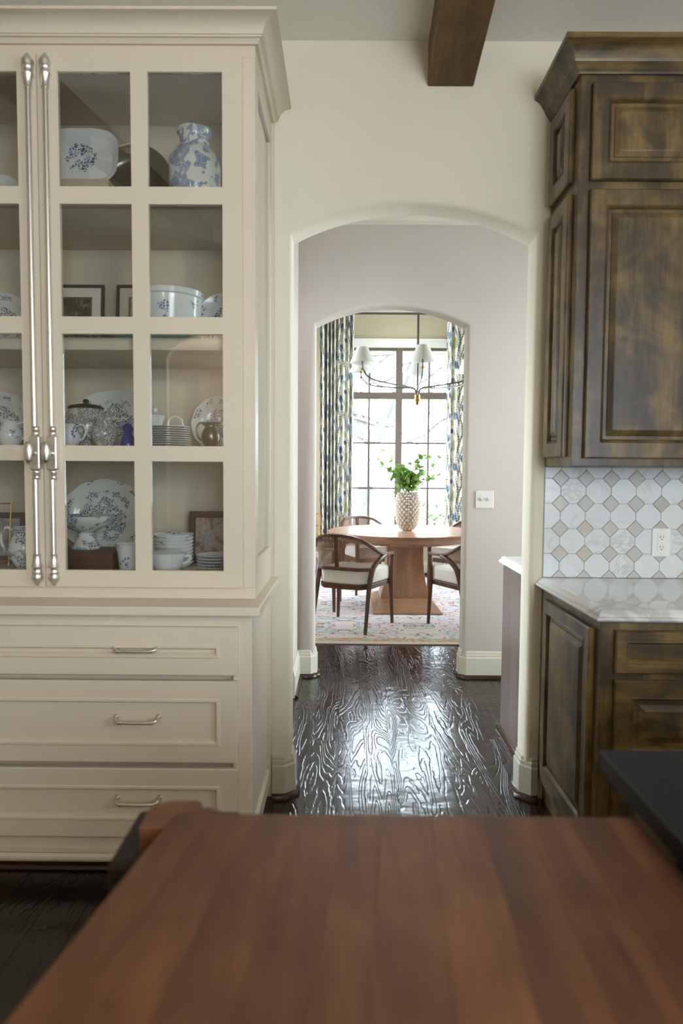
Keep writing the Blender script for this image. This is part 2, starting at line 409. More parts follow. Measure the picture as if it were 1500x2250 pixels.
# rug: ivory-pink field, teal and rust tracery mirrored left and right
m = Mat('persian_rug_pile', .95); x, y, z = m.coords()
mx_ = ((x/1.3).fr()-.5).abs()*1.3; my_ = ((y/1.0).fr()-.5).abs()
v = m.vec(mx_, my_, 0.); n1 = m.noise(v, 5.2, 1, .5, .3); n2 = m.noise(v, 7, 1, .5, .2); n3 = m.noise(v, 3.0, 1, .4, .2)
col = srgb(226,210,208); col = m.mix((n3-.5).abs().lt(.022), col, srgb(176,204,204)); col = m.mix(n2.gt(.70), col, srgb(204,146,114))
col = m.mix(n1.gt(.70), col, srgb(160,190,186)); col = m.mix((n1-.56).abs().lt(.009), col, srgb(120,112,122)); col = m.mix((n2-.695).abs().lt(.010), col, srgb(84,70,76))
col = m.mix((n2-.42).abs().lt(.010), col, srgb(176,116,84))
fx = hyp(((x/.32).fr()-.5)*.32, ((y/.26).fr()-.5)*.26); col = m.mix(fx.lt(.014), col, srgb(110,108,124))
bd_ = (y+1.62).lt(.16)*(y+1.62).gt(.05); brd = m.noise(m.vec(x, y, 0.), 16, 1)
col = m.mix(bd_, col, m.mix(brd.gt(.56), m.mix(brd.lt(.42), srgb(196,186,160), srgb(150,176,160)), srgb(206,146,108)))
col = m.mix((y+1.62).lt(.05), col, srgb(222,200,196))
m.color(col); m.bump(m.noise(m.vec(x, y, 0.), 300, 1), .4, .003); MT['rug'] = m.m

# cane weave with see-through holes
m = Mat('woven_cane', .55); t = m.nt.nodes.new('ShaderNodeUVMap'); sep = m.nt.nodes.new('ShaderNodeSeparateXYZ'); m.nt.links.new(t.outputs[0], sep.inputs[0])
U, V = E(m.nt, sep.outputs[0]), E(m.nt, sep.outputs[1])
h = ((U*520).sin().abs().gt(.72))*((V*520).sin().abs().gt(.72))
m.color(srgb(128,92,66)); tr = m.nt.nodes.new('ShaderNodeBsdfTransparent'); mx = m.nt.nodes.new('ShaderNodeMixShader')
m.nt.links.new((h*.95).k, mx.inputs[0]); m.nt.links.new(m.b.outputs[0], mx.inputs[1]); m.nt.links.new(tr.outputs[0], mx.inputs[2]); m.nt.links.new(mx.outputs[0], m.nt.nodes['Material Output'].inputs[0])
MT['cane'] = m.m
m = Mat('linen_lamp_shade', .9); m.color(srgb(214,210,204)); tl = m.nt.nodes.new('ShaderNodeBsdfTranslucent'); tl.inputs[0].default_value = (.60,.58,.55,1); mx = m.nt.nodes.new('ShaderNodeMixShader'); mx.inputs[0].default_value = .18
m.nt.links.new(m.b.outputs[0], mx.inputs[1]); m.nt.links.new(tl.outputs[0], mx.inputs[2]); m.nt.links.new(mx.outputs[0], m.nt.nodes['Material Output'].inputs[0]); MT['shade'] = m.m
# leaves
m = Mat('green_leaf', .45); rr = m.rnd(); col = m.ramp(rr, [(0, srgb(100,138,74)), (.5, srgb(142,172,90)), (1, srgb(174,198,118))]); m.color(col)
tl = m.nt.nodes.new('ShaderNodeBsdfTranslucent'); m.nt.links.new(col, tl.inputs[0]); mx = m.nt.nodes.new('ShaderNodeMixShader'); mx.inputs[0].default_value = .45
m.nt.links.new(m.b.outputs[0], mx.inputs[1]); m.nt.links.new(tl.outputs[0], mx.inputs[2]); m.nt.links.new(mx.outputs[0], m.nt.nodes['Material Output'].inputs[0])
MT['leaf'] = m.m

# ------------------------------------------------------------------ room shell
D = 2.75; TH = .14; YF = 4.42; YW = 9.0
XL, XR = -.217, .747; SPR = 2.275; RISE = .12
def arch_wall(name, y0, y1, x0, x1, ztop, xl, xr, spr, rise, mat, r_=.022):
    cx = (xl+xr)/2; hw = (xr-xl)/2; Rr = (hw*hw+rise*rise)/(2*rise); zc = spr+rise-Rr; n = 24
    a0 = math.asin(hw/Rr)
    def path(off):                       # opening outline grown outward by off
        pts = [(xl-off, 0)]
        R2 = Rr+off; hw2 = hw+off; a = math.asin(hw2/R2)
        for i in range(n+1):
            t = -a+2*a*i/n; pts.append((cx+R2*math.sin(t), zc+R2*math.cos(t)))
        pts.append((xr+off, 0)); return pts
    secs = []
    for k in range(5):
        t = PI/2*k/4; secs.append((r_*(1-math.sin(t)), y0+r_*(1-math.cos(t))))
    secs = [(o_, y) for o_, y in secs] + [(r_*(1-math.sin(PI/2-PI/2*k/4)), y1-r_*(1-math.cos(PI/2-PI/2*k/4))) for k in range(5)]
    mb = MB(); vs = []; P = None
    for o_, y in secs:
        P = path(o_); vs += [(px, y, pz) for px, pz in P]
    m_ = len(P); fs = [(i*m_+k, i*m_+k+1, (i+1)*m_+k+1, (i+1)*m_+k) for i in range(len(secs)-1) for k in range(m_-1)]
    mb.add(vs, fs)
    for y in (y0, y1):
        P = path(r_); Q = P
        fv = [(x0, y, 0), (P[0][0], y, 0), (P[1][0], y, P[1][1]), (x0, y, P[1][1]), (x0, y, ztop), (P[1][0], y, ztop)]
        mb.add(fv, [(0,1,2,3), (3,2,5,4)])
        for k in range(1, m_-2):
            mb.add([(P[k][0], y, P[k][1]), (P[k+1][0], y, P[k+1][1]), (P[k+1][0], y, ztop), (P[k][0], y, ztop)], [(0,1,2,3)])
        fv = [(P[-1][0], y, 0), (x1, y, 0), (x1, y, P[-2][1]), (P[-2][0], y, P[-2][1]), (P[-2][0], y, ztop), (x1, y, ztop)]
        mb.add(fv, [(0,1,2,3), (3,2,5,4)])
    mb.add([(x0,y0,ztop),(x1,y0,ztop),(x1,y1,ztop),(x0,y1,ztop)], [(0,1,2,3)])
    mb.add([(x0,y0,0),(x0,y1,0),(x0,y1,ztop),(x0,y0,ztop)], [(0,1,2,3)]); mb.add([(x1,y0,0),(x1,y1,0),(x1,y1,ztop),(x1,y0,ztop)], [(0,1,2,3)])
    bm = bmesh.new(); me = bpy.data.meshes.new('t'); me.from_pydata(mb.v, [], mb.f); bm.from_mesh(me)
    bmesh.ops.remove_doubles(bm, verts=bm.verts, dist=1e-5); bmesh.ops.recalc_face_normals(bm, faces=bm.faces)
    mb2 = MB(); bm.verts.ensure_lookup_table(); bm.verts.index_update(); mb2.v = [tuple(q.co) for q in bm.verts]; mb2.f = [tuple(q.index for q in f.verts) for f in bm.faces]; bm.free()
    return struct(mb2.build(name, mat, smooth=35))
wn = arch_wall('wall_near', D, D+TH, -3.2, 3.0, 3.30, XL, XR, SPR, RISE, MT['wall'])
# hall side of the near wall shares the plaster; far wall of the hall:
wf = arch_wall('wall_far', YF, YF+TH, -.32, 2.6, 3.8, -.193, .775, 2.28, .125, MT['hallwall'])

def wall_with_hole(name, axis, p0, p1, a0, a1, z0, z1, hole, mat):
    """wall slab; axis 'x': constant x between p0,p1, runs a0..a1 in y."""
    mb = MB(); h0, h1, hz0, hz1 = hole
    for (s0, s1, q0, q1) in ((a0, h0, z0, z1), (h1, a1, z0, z1), (h0, h1, z0, hz0), (h0, h1, hz1, z1)):
        if s1-s0 < 1e-4 or q1-q0 < 1e-4: continue
        if axis == 'x': mb.box(p0, p1, s0, s1, q0, q1)
        else: mb.box(s0, s1, p0, p1, q0, q1)
    return struct(mb.build(name, mat))
wall_with_hole('wall_right', 'x', 3.0, 3.12, -3.2, D, 0, 4.4, (-.85, .45, 1.2, 2.3), MT['wall'])
struct(B(-3.32, -3.2, -3.2, D+TH, 0, 4.4).build('wall_left', MT['wall']))
# rear wall of the kitchen: arched doorway seen only as a reflection, window added for frontal light
rw = arch_wall('wall_rear', -3.34, -3.2, -3.2, .4, 4.4, -2.0, -.8, 2.62, .30, MT['wall'])
wall_with_hole('wall_rear_added_window', 'y', -3.32, -3.2, .4, 3.0, 0, 4.4, (.65, 2.55, .9, 2.7), MT['wall'])
struct(MB().box(-3.2, 0, -4.9, -4.8, 0, 4.0).build('wall_passage', MT['hallwall']))
struct(MB().box(-3.2, -3.1, -4.8, -3.34, 0, 4.0).box(0, .1, -4.8, -3.34, 0, 4.0).build('wall_passage_side', MT['hallwall']))
struct(B(-3.2, .1, -4.9, -3.34, 3.0, 3.1).build('ceiling_passage', MT['ceil']))
# kitchen ceiling rises from the near wall
SL = .17
def zc_(y): return 3.012+SL*(D-y)
struct(MB().add([(-3.3,D,zc_(D)),(3.1,D,zc_(D)),(3.1,-3.3,zc_(-3.3)),(-3.3,-3.3,zc_(-3.3)),(-3.3,D,zc_(D)+.1),(3.1,D,zc_(D)+.1),(3.1,-3.3,zc_(-3.3)+.1),(-3.3,-3.3,zc_(-3.3)+.1)],
     [(0,1,2,3),(4,5,6,7),(0,1,5,4),(1,2,6,5),(2,3,7,6),(3,0,4,7)]).build('ceiling', MT['ceil']))
def beam(xc, label):
    mb = MB(); y1 = D-.001; y0 = -3.15; hw = .089; ys = [y1, y1-.12, y1-.30, y1-.6, y0]
    vs = []
    for i, yy in enumerate(ys):
        zb = zc_(yy)-.172-(.012 if i == 0 else .004 if i == 1 else 0)*0
        vs += [(xc-hw, yy, zb), (xc+hw, yy, zb), (xc+hw, yy, zc_(yy)-.001), (xc-hw, yy, zc_(yy)-.001)]
    fs = [(i*4+k, i*4+(k+1)%4, i*4+4+(k+1)%4, i*4+4+k) for i in range(len(ys)-1) for k in range(4)]+[(0,1,2,3), tuple(len(ys)*4-4+k for k in range(4))]
    o = mb.add(vs, fs).build('ceiling_beam', MT['beam'], bevel=.006); tag(o, label, 'beam', 'timber beams under the sloped kitchen ceiling')
beam(.40, 'dark stained timber beam meeting the wall above the arched doorway')
beam(-1.55, 'dark timber beam above the cream china cabinet, seen in its glass')
beam(2.30, 'dark timber beam over the counter side, away from the arch')

# hall shell
wall_with_hole('wall_hall_left', 'x', -.42, -.305, D+TH, YF, 0, 3.12, (3.15, 3.95, .0, 2.06), MT['hallwall'])
wall_with_hole('wall_hall_right', 'x', 2.2, 2.32, D+TH, YF+TH, 0, 3.12, (3.40, 4.30, .1, 2.7), MT['hallwall'])
struct(B(-.42, 2.72, D+TH, YF, 3.02, 3.12).build('ceiling_hall', MT['ceil']))
cr = [(0, 2.905), (.012, 2.905), (.016, 2.925), (.03, 2.935), (.07, 2.985), (.085, 3.0), (.085, 3.019), (0, 3.019)]
struct(MB().mould([(-.304, YF), (2.199, YF)], cr).build('trim_1', MT['trim'], smooth=30))
# dining shell
wall_with_hole('wall_window', 'y', YW, YW+.16, -1.7, 3.0, 0, 3.8, (-.16, 1.56, .45, 2.965), MT['dinewall'])
wall_with_hole('wall_dining_left', 'x', -1.82, -1.7, YF+TH, YW+.16, 0, 3.8, (6.3, 8.7, .5, 2.95), MT['dinewall'])
wall_with_hole('wall_dining_right', 'x', 3.0, 3.12, YF+TH, YW+.16, 0, 3.8, (6.1, 8.7, .5, 2.95), MT['dinewall'])
struct(B(-1.7, -.32, YF+.03, YF+TH, 0, 3.8).build('wall_dining_return', MT['dinewall']))
struct(B(2.6, 3.0, YF+.03, YF+TH, 0, 3.8).build('wall_dining_corner', MT['dinewall']))
struct(B(-1.7, 3.0, YF, YW+.1, 3.62, 3.72).build('ceiling_dining', MT['ceil']))
cr2 = [(0, 3.40), (.012, 3.40), (.018, 3.43), (.05, 3.46), (.11, 3.55), (.14, 3.58), (.14, 3.619), (0, 3.619)]
struct(MB().mould([(-1.7, YW), (3.0, YW)], cr2).build('trim_2', MT['trim'], smooth=30))

# floors: base slab and boards
fl = struct(B(-3.3, 3.1, -5.0, YW+.16, -.12, -.02).build('floor', MT['floor']))
pl = MB().box(-.5, .5, -.5, .5, -.02, 0).build('board', MT['floor'], fl); unit = pl.data
C.objects.unlink(pl); bpy.data.objects.remove(pl)
PWD = .127; rows = 0; xs = -3.2; first = []
rnd = random.Random(3)
while xs < 3.0:
    dense = -1.75 < xs < 1.75
    yy = -4.9 if not dense else -1.0-rnd.random()*1.2
    if dense:
        o = bpy.data.objects.new('board', unit); C.objects.link(o); o.parent = fl; o.scale = (PWD-.0012, yy-.001+4.9, 1); o.location = (xs+PWD/2, (yy-4.9)/2, 0)
    while yy < YW:
        L = (rnd.uniform(1.0, 2.1) if dense else 14.0); e = min(YW, yy+L)
        if YW-e < .4: e = YW
        o = bpy.data.objects.new('board', unit); C.objects.link(o); o.parent = fl
        o.scale = (PWD-.0012, e-yy-.0012, 1); o.location = (xs+PWD/2, (yy+e)/2, 0); yy = e
    xs += PWD

# baseboards with stepped cap and dark shoe moulding
BP = [(0, .002), (.017, .002), (.017, .132), (.012, .137), (.012, .152), (.008, .156), (.008, .168), (.002, .175), (0, .175)]
SP = [(.015, .0005), (.036, .0005), (.034, .010), (.027, .018), (.015, .021)]
def base(n, path):
    o = struct(MB().mould(path, BP).build('baseboard_'+n, MT['trim'], smooth=25)); MB().mould(path, SP).build('shoe_mould', MT['shoe'], o, smooth=50)
c = .03
base('near_left', [(-.292, D), (XL-c, D), (XL, D+c), (XL, D+TH-c), (XL-c, D+TH), (-.304, D+TH)])
base('near_right', [(2.18, D+TH), (XR+c, D+TH), (XR, D+TH-c), (XR, D+c), (XR+c, D), (.797, D)])
base('far_left', [(-.304, 3.97), (-.304, YF), (-.193-c, YF), (-.193, YF+c), (-.193, YF+TH-c), (-.193-c, YF+TH), (-1.69, YF+TH)])
base('far_right', [(2.98, YF+TH), (.775+c, YF+TH), (.775, YF+TH-c), (.775, YF+c), (.775+c, YF), (2.18, YF)])
base('window_wall', [(-1.69, YW), (2.98, YW)])

# hinged door on the left hall wall; its glazing is added to light the hall
dr = struct(MB().box(-.36, -.318, 3.16, 3.21, .012, 2.05).box(-.36, -.318, 3.89, 3.94, .012, 2.05).box(-.36, -.318, 3.21, 3.89, .012, .125).box(-.36, -.318, 3.21, 3.89, 1.995, 2.05).build('door_1', MT['trim'], bevel=.002))
for k in range(3): B(-.341, -.337, 3.21, 3.89, .125+k*.6233, .125+(k+1)*.6233).build('pane', MT['wglass'], dr)
for zm in (.7483, 1.3716): B(-.350, -.328, 3.21, 3.89, zm-.012, zm+.012).build('muntin', MT['trim'], dr)
for zz in (.32, 1.05, 1.82): MB().tube([(-.311, 3.945, zz-.05), (-.311, 3.945, zz+.05)], .006, 8).build('hinge', MT['iron'], dr, smooth=40)

# ------------------------------------------------------------------ dining window
wr = struct(bpy.data.objects.new('window_1', None)); C.objects.link(wr)
WX0, WX1, WZ0, WZ1 = -.16, 1.56, .45, 2.965
fr_ = MB()
fr_.box(WX0, WX0+.05, YW+.03, YW+.10, WZ0, WZ1).box(WX1-.05, WX1, YW+.03, YW+.10, WZ0, WZ1).box(WX0, WX1, YW+.03, YW+.10, WZ0, WZ0+.05).box(WX0, WX1, YW+.03, YW+.10, WZ1-.035, WZ1)
fr_.build('window_frame', MT['frame'], wr, bevel=.004)
B(.655, .745, YW+.02, YW+.11, WZ0, WZ1).build('mullion', MT['frame'], wr, bevel=.006)
B(WX0, WX1, YW+.025, YW+.11, 2.305, 2.395).build('transom', MT['frame'], wr, bevel=.006)
xsn = [WX0+.05, .309, .70, 1.093, WX1-.05]; zsn = [WZ0+.05, 1.135, 1.73, 2.35, WZ1-.035]
for xm in (.309, 1.093): B(xm-.013, xm+.013, YW+.04, YW+.085, WZ0, WZ1).build('muntin', MT['frame'], wr)
for zm in (1.135, 1.73): B(WX0, WX1, YW+.042, YW+.083, zm-.013, zm+.013).build('muntin', MT['frame'], wr)
for i in range(4):
    for j in range(4): B(xsn[i], xsn[i+1], YW+.062, YW+.066, zsn[j], zsn[j+1]).build('pane', MT['wglass'], wr)
cs = struct(MB().box(WX0-.11, WX1+.11, YW-.025, YW-.001, WZ1, WZ1+.105).box(WX0-.13, WX1+.13, YW-.045, YW-.001, WZ1+.085, WZ1+.11)
  .box(WX0-.11, WX0, YW-.022, YW-.001, .3, WZ1).box(WX1, WX1+.11, YW-.022, YW-.001, .3, WZ1).box(WX0-.13, WX1+.13, YW-.05, YW-.001, WZ0-.04, WZ0).build('trim_3', MT['whitetrim'], bevel=.004))
def unseen_win(n, axis, p, a0, a1, z0, z1):
    e = struct(bpy.data.objects.new('window_%d' % n, None)); C.objects.link(e)
    mb = MB(); g = MB(); t = .03
    def bb(mb, s0, s1, q0, q1, t):
        if axis == 'x': mb.box(p-t, p+t, s0, s1, q0, q1)
        else: mb.box(s0, s1, p-t, p+t, q0, q1)
    for s0, s1, q0, q1 in ((a0, a0+.05, z0, z1), (a1-.05, a1, z0, z1), (a0, a1, z0, z0+.05), (a0, a1, z1-.05, z1), ((a0+a1)/2-.03, (a0+a1)/2+.03, z0, z1)): bb(mb, s0, s1, q0, q1, t)
    mb.build('window_frame', MT['frame'], e)
    for s0, s1 in ((a0+.05, (a0+a1)/2-.03), ((a0+a1)/2+.03, a1-.05)):
        g = MB(); bb(g, s0, s1, z0+.05, z1-.05, .003); g.build('pane', MT['wglass'], e)
unseen_win(2, 'x', 3.06, -.85, .45, 1.2, 2.3); unseen_win(3, 'y', -3.26, .65, 2.55, .9, 2.7); unseen_win(4, 'x', 2.26, 3.40, 4.30, .1, 2.7); unseen_win(5, 'x', 3.06, 6.1, 8.7, .5, 2.95); unseen_win(6, 'x', -1.76, 6.3, 8.7, .5, 2.95)  # all out of view; rear, hall and dining ones added for more daylight

# outside: lawn, tree, shrub
struct(B(-30, 30, YW+.3, 60, -.4, -.3).build('lawn', MT['grass']))
tr_ = thing('bare_tree', 'pale bare tree with forking trunk outside the dining window', 'tree', (.45, 14.5, -.3))
MB().tube([(-.15,0,0),(-.06,0,1.0),(.05,0,1.9),(.12,0,2.3)], [.21,.18,.16,.15], 12).tube([(.12,0,2.2),(.45,.1,3.0),(.95,.1,3.9),(1.3,0,5.2)], [.13,.11,.09,.05], 10).tube([(.10,0,2.2),(-.25,0,3.0),(-.35,.2,4.0),(-.7,.3,5.5)], [.12,.10,.07,.04], 10).build('trunk', MT['bark'], tr_, smooth=60)
bb = MB(); rb = random.Random(5)
for k in range(20):
    p = Vector((rb.uniform(-.5, 1.2), rb.uniform(-.2, .2), rb.uniform(2.2, 4.8))); d = Vector((rb.uniform(-1, 1), rb.uniform(-.3, .3), rb.uniform(-.1, .5))); pts = [p]
    for q in range(5): d = (d+Vector((rb.uniform(-.5,.5), 0, rb.uniform(-.35,.35)))).normalized(); pts.append(pts[-1]+d*.42)
    bb.tube(pts, [.035,.03,.025,.02,.014,.008], 6)
bb.build('branches', MT['bark'], tr_, smooth=60)
def foliage(n, cx, cy, cz, rx, ry, rz, s, seed):
    mb = MB(); q = random.Random(seed)
    for k in range(n):
        while True:
            p = Vector((q.uniform(-1,1), q.uniform(-1,1), q.uniform(-1,1)))
            if p.length < 1: break
        c_ = Vector((cx+p.x*rx, cy+p.y*ry, cz+p.z*rz)); a_ = Vector((q.uniform(-1,1), q.uniform(-1,1), q.uniform(-1,1))).normalized(); b_ = a_.orthogonal().normalized()
        mb.add([c_-a_*s, c_+b_*s*.6, c_+a_*s, c_-b_*s*.6], [(0,1,2,3)])
    return mb
foliage(420, 1.55, 0, 3.25, .5, .4, .8, .05, 1).build('foliage', MT['outleaf'], tr_)['kind'] = 'stuff'
sh = thing('garden_shrub', 'pale green rounded shrub outside the dining window by the curtain', 'shrub', (2.1, 14, -.3))
foliage(900, 0, 0, .55, .8, .6, .60, .06, 2).build('foliage', MT['outleaf'], sh)['kind'] = 'stuff'
MB().tube([(0,0,0),(0,0,.6)], .03, 6).build('stem', MT['bark'], sh)

# ------------------------------------------------------------------ curtains
def curtain(name, label, x0, x1, folds, amp, ph):
    n = folds*12; mb = MB(); z0, z1 = .02, 3.35; m_ = 14; ua = 0; pr = None; us = []; pts = []
    for i in range(n+1):
        t = i/n; xx = x0+(x1-x0)*t+.012*math.sin(t*9+ph); a_ = amp*(.7+.3*math.sin(t*7+ph)); yy = YW-.16+a_*math.sin(2*PI*folds*t+ph)
        if pr: ua += math.hypot(xx-pr[0], yy-pr[1])
        pr = (xx, yy); us.append(ua); pts.append(pr)
    vs = []; uv = []
    for j in range(m_+1):
        z = z0+(z1-z0)*j/m_; s_ = 1+.05*math.sin(j*.5+ph)
        for i, (px, py) in enumerate(pts):
            cx = (x0+x1)/2; vs.append((cx+(px-cx)*(1-.05*(1-j/m_)), YW-.16+(py-YW+.16)*s_, z)); uv.append((us[i], z))
    fs = [(j*(n+1)+i, j*(n+1)+i+1, (j+1)*(n+1)+i+1, (j+1)*(n+1)+i) for j in range(m_) for i in range(n)]
    mb.add(vs, fs); mb.uv = uv
    o = mb.build(name, MT['curtain'], smooth=80); tag(o, label, 'curtain', 'curtains of the dining window'); return o
curtain('tulip_curtain', 'tightly gathered blue tulip print curtain beside bamboo chair', -.335, .10, 8, .065, 0)
curtain('tulip_curtain', 'blue tulip print curtain with wide flat panel nearest the garden shrub', 1.285, 1.74, 5, .05, 1.9)
rodt = thing('curtain_rod', 'dark iron curtain rod above the dining window', 'rod', (.7, YW-.16, 3.367))
MB().tube([(-1.3,0,0),(1.3,0,0)], .014, 10).build('pole', MT['iron'], rodt, smooth=50)
for s_ in (-1.2, 1.2): MB().tube([(s_,0,0),(s_,.158,0)], .008, 8).build('bracket', MT['iron'], rodt, smooth=50)

# ------------------------------------------------------------------ rug, table, vase, chairs
TX, TY = .60, 6.88
rug = tag(B(-1.5, 1.5, -1.62, 1.75, 0, .010).build('area_rug', MT['rug'], loc=(.65, TY, .0005), bevel=.003), 'pale pink patterned rug under the round dining table', 'rug')
RZ = .0108
tb = thing('dining_table', 'round pale oak pedestal table standing on the pink rug', 'table', (TX, TY, RZ))
tz = .7495
MB().lathe([(0,tz),(.755,tz),(.765,tz-.006),(.757,tz-.03),(.715,tz-.066),(.70,tz-.070),(0,tz-.070)], 96).build('table_top', MT['oakX'], tb, smooth=25)
MB().lathe([(0,tz-.0702),(.62,tz-.0702),(.60,tz-.105),(0,tz-.105)], 64).build('apron_ring', MT['oak'], tb, smooth=30)
mb = MB(); prof = [(.66,.180,.18),(.50,.178,.18),(.36,.186,.185),(.24,.205,.20),(.15,.228,.215),(.10,.242,.225)]
vs = []; 
for z, hx, hy in [(tz-.1052,.178,.18)]+prof[1:]: vs += [(-hx,-hy,z),(hx,-hy,z),(hx,hy,z),(-hx,hy,z)]
n_ = len(vs)//4
mb.add(vs, [(i*4+k, i*4+(k+1)%4, i*4+4+(k+1)%4, i*4+4+k) for i in range(n_-1) for k in range(4)]+[(0,1,2,3), tuple(n_*4-4+k for k in range(4))]).build('pedestal_column', MT['oak'], tb, bevel=.003)
mb = MB(); vs = []
for z, hx, hy in ((.0998,.243,.227),(.012,.325,.545),(0,.325,.545)): vs += [(-hx,-hy,z),(hx,-hy,z),(hx,hy,z),(-hx,hy,z)]
mb.add(vs, [(i*4+k, i*4+(k+1)%4, i*4+4+(k+1)%4, i*4+4+k) for i in range(2) for k in range(4)]+[(0,1,2,3),(8,9,10,11)]).build('pedestal_foot', MT['oakX'], tb, bevel=.003)
TT = RZ+tz

def vase_r(t):   # 0 bottom..1 top
    pts = [(0,.055),(.03,.062),(.08,.088),(.25,.113),(.5,.127),(.72,.128),(.88,.110),(1,.092)]
    for (a_, ra), (b_, rb_) in zip(pts, pts[1:]):
        if t <= b_: k = (t-a_)/(b_-a_); k = k*k*(3-2*k)*.5+k*.5; return ra+(rb_-ra)*k
    return pts[-1][1]
va = thing('artichoke_vase', 'taupe glazed vase covered in rounded scales on the table', 'vase', (.63, 6.86, TT+.0005))
VH = .385
MB().lathe([(0,0)]+[(vase_r(t/24)-.006, .0+VH*t/24) for t in range(25)]+[(.076,VH-.002),(.07,VH-.05),(.085,.1),(0,.02)], 40).build('body', MT['stoneware'], va, smooth=50)
mb = MB()
for i in range(14):
    t = .06+.90*i/13; z = VH*t; rr_ = vase_r(t)-.005; nn = 17
    for k in range(nn):
        a_ = 2*PI*(k+.5*(i % 2))/nn; e_ = Vector((math.cos(a_), math.sin(a_), 0)); tg = Vector((-math.sin(a_), math.cos(a_), 0)); c_ = e_*rr_+Vector((0,0,z)); wd_ = rr_*PI/nn*1.02; hh = .020
        tl_ = Vector((0,0,1)); ax_ = (e_+Vector((0,0,.35))).normalized(); vs = []
        for rr2, hh2 in ((1,0),(.70,.40)):
            for q2 in range(8):
                b2 = 2*PI*q2/8; vs.append(c_+tg*wd_*1.04*rr2*math.cos(b2)+tl_*hh*.95*rr2*math.sin(b2)*(1.15 if math.sin(b2) > 0 else .85)+ax_*.017*hh2)
        vs.append(c_+ax_*.019+tl_*hh*.45)
        mb.add(vs, [(i2,(i2+1)%8,8+(i2+1)%8,8+i2) for i2 in range(8)]+[(8+i2,8+(i2+1)%8,16) for i2 in range(8)])
mb.build('scales', MT['stoneware'], va, smooth=28)['kind'] = 'stuff'
br = thing('leafy_branches', 'cut branches with bright green leaves standing in the scaled vase', 'branches', (.63, 6.86, TT+.30))
lm = MB(); out = [(0,0),(.018,.012),(.027,.030),(.022,.050),(.010,.066),(0,.076)]
vs = [(0,0,0)]; L_ = [(-x_,y_,.10*x_+.0) for x_,y_ in out[1:-1]]; Rr_ = [(x_,y_,.10*x_) for x_,y_ in out[1:-1]]; mid = [(0,y_,-.004) for _, y_ in out[1:-1]]
vs = [(0,0,0)]+L_+mid+Rr_+[(0,.076,-.010)]
fs = [(0,1,5),(0,5,9)]+[(1+i,2+i,6+i,5+i) for i in range(3)]+[(5+i,6+i,10+i,9+i) for i in range(3)]+[(4,13,8),(8,13,12)]
leaf0 = lm.add(vs, fs).build('leaf', MT['leaf'], br, smooth=80); leafme = leaf0.data; bpy.data.objects.remove(leaf0)
st = MB(); q = random.Random(11); nl = 0
stems = [(-.24,.0,.50),(-.30,.05,.40),(-.14,-.06,.34),(-.22,-.03,.22),(.0,.05,.30),(.02,-.07,.24),(.10,.02,.42),(.20,.05,.48),(.30,-.02,.44),(.26,-.05,.26),(.30,.04,.22),(.06,.0,.26)]
for (ex, ey, ez) in stems:
    p0 = Vector((q.uniform(-.03,.03), q.uniform(-.03,.03), -.18)); p1 = Vector((ex*.12, ey*.12, .085)); p3 = Vector((ex, ey, ez)); p2 = p1.lerp(p3, .5)+Vector((-ex*.12, 0, .03))
    pts = [p0, p1, p1.lerp(p2,.5), p2, p2.lerp(p3,.5), p3]; st.tube(pts, [.004,.004,.0035,.003,.0025,.0015], 6)
    for k in range(19):
        t = .10+.90*k/18; f_ = t*3; seg = [p1, p2, p3]; P = p1.lerp(p2, min(1, t*2)) if t < .5 else p2.lerp(p3, (t-.5)*2)
        if P.z < .118: continue
        o = bpy.data.objects.new('leaf', leafme); C.objects.link(o); o.parent = br
        o.location = P+Vector((q.uniform(-.045,.045), q.uniform(-.04,.04), q.uniform(-.04,.04))); s_ = q.uniform(.75, 1.2)*(1.2-.3*t); o.scale = (s_, s_, s_)
        o.rotation_euler = (q.uniform(-.4,1.5), q.uniform(-.6,.6), q.uniform(0, 6.28)); nl += 1
st.build('stem', MT['twig'], br, smooth=60)

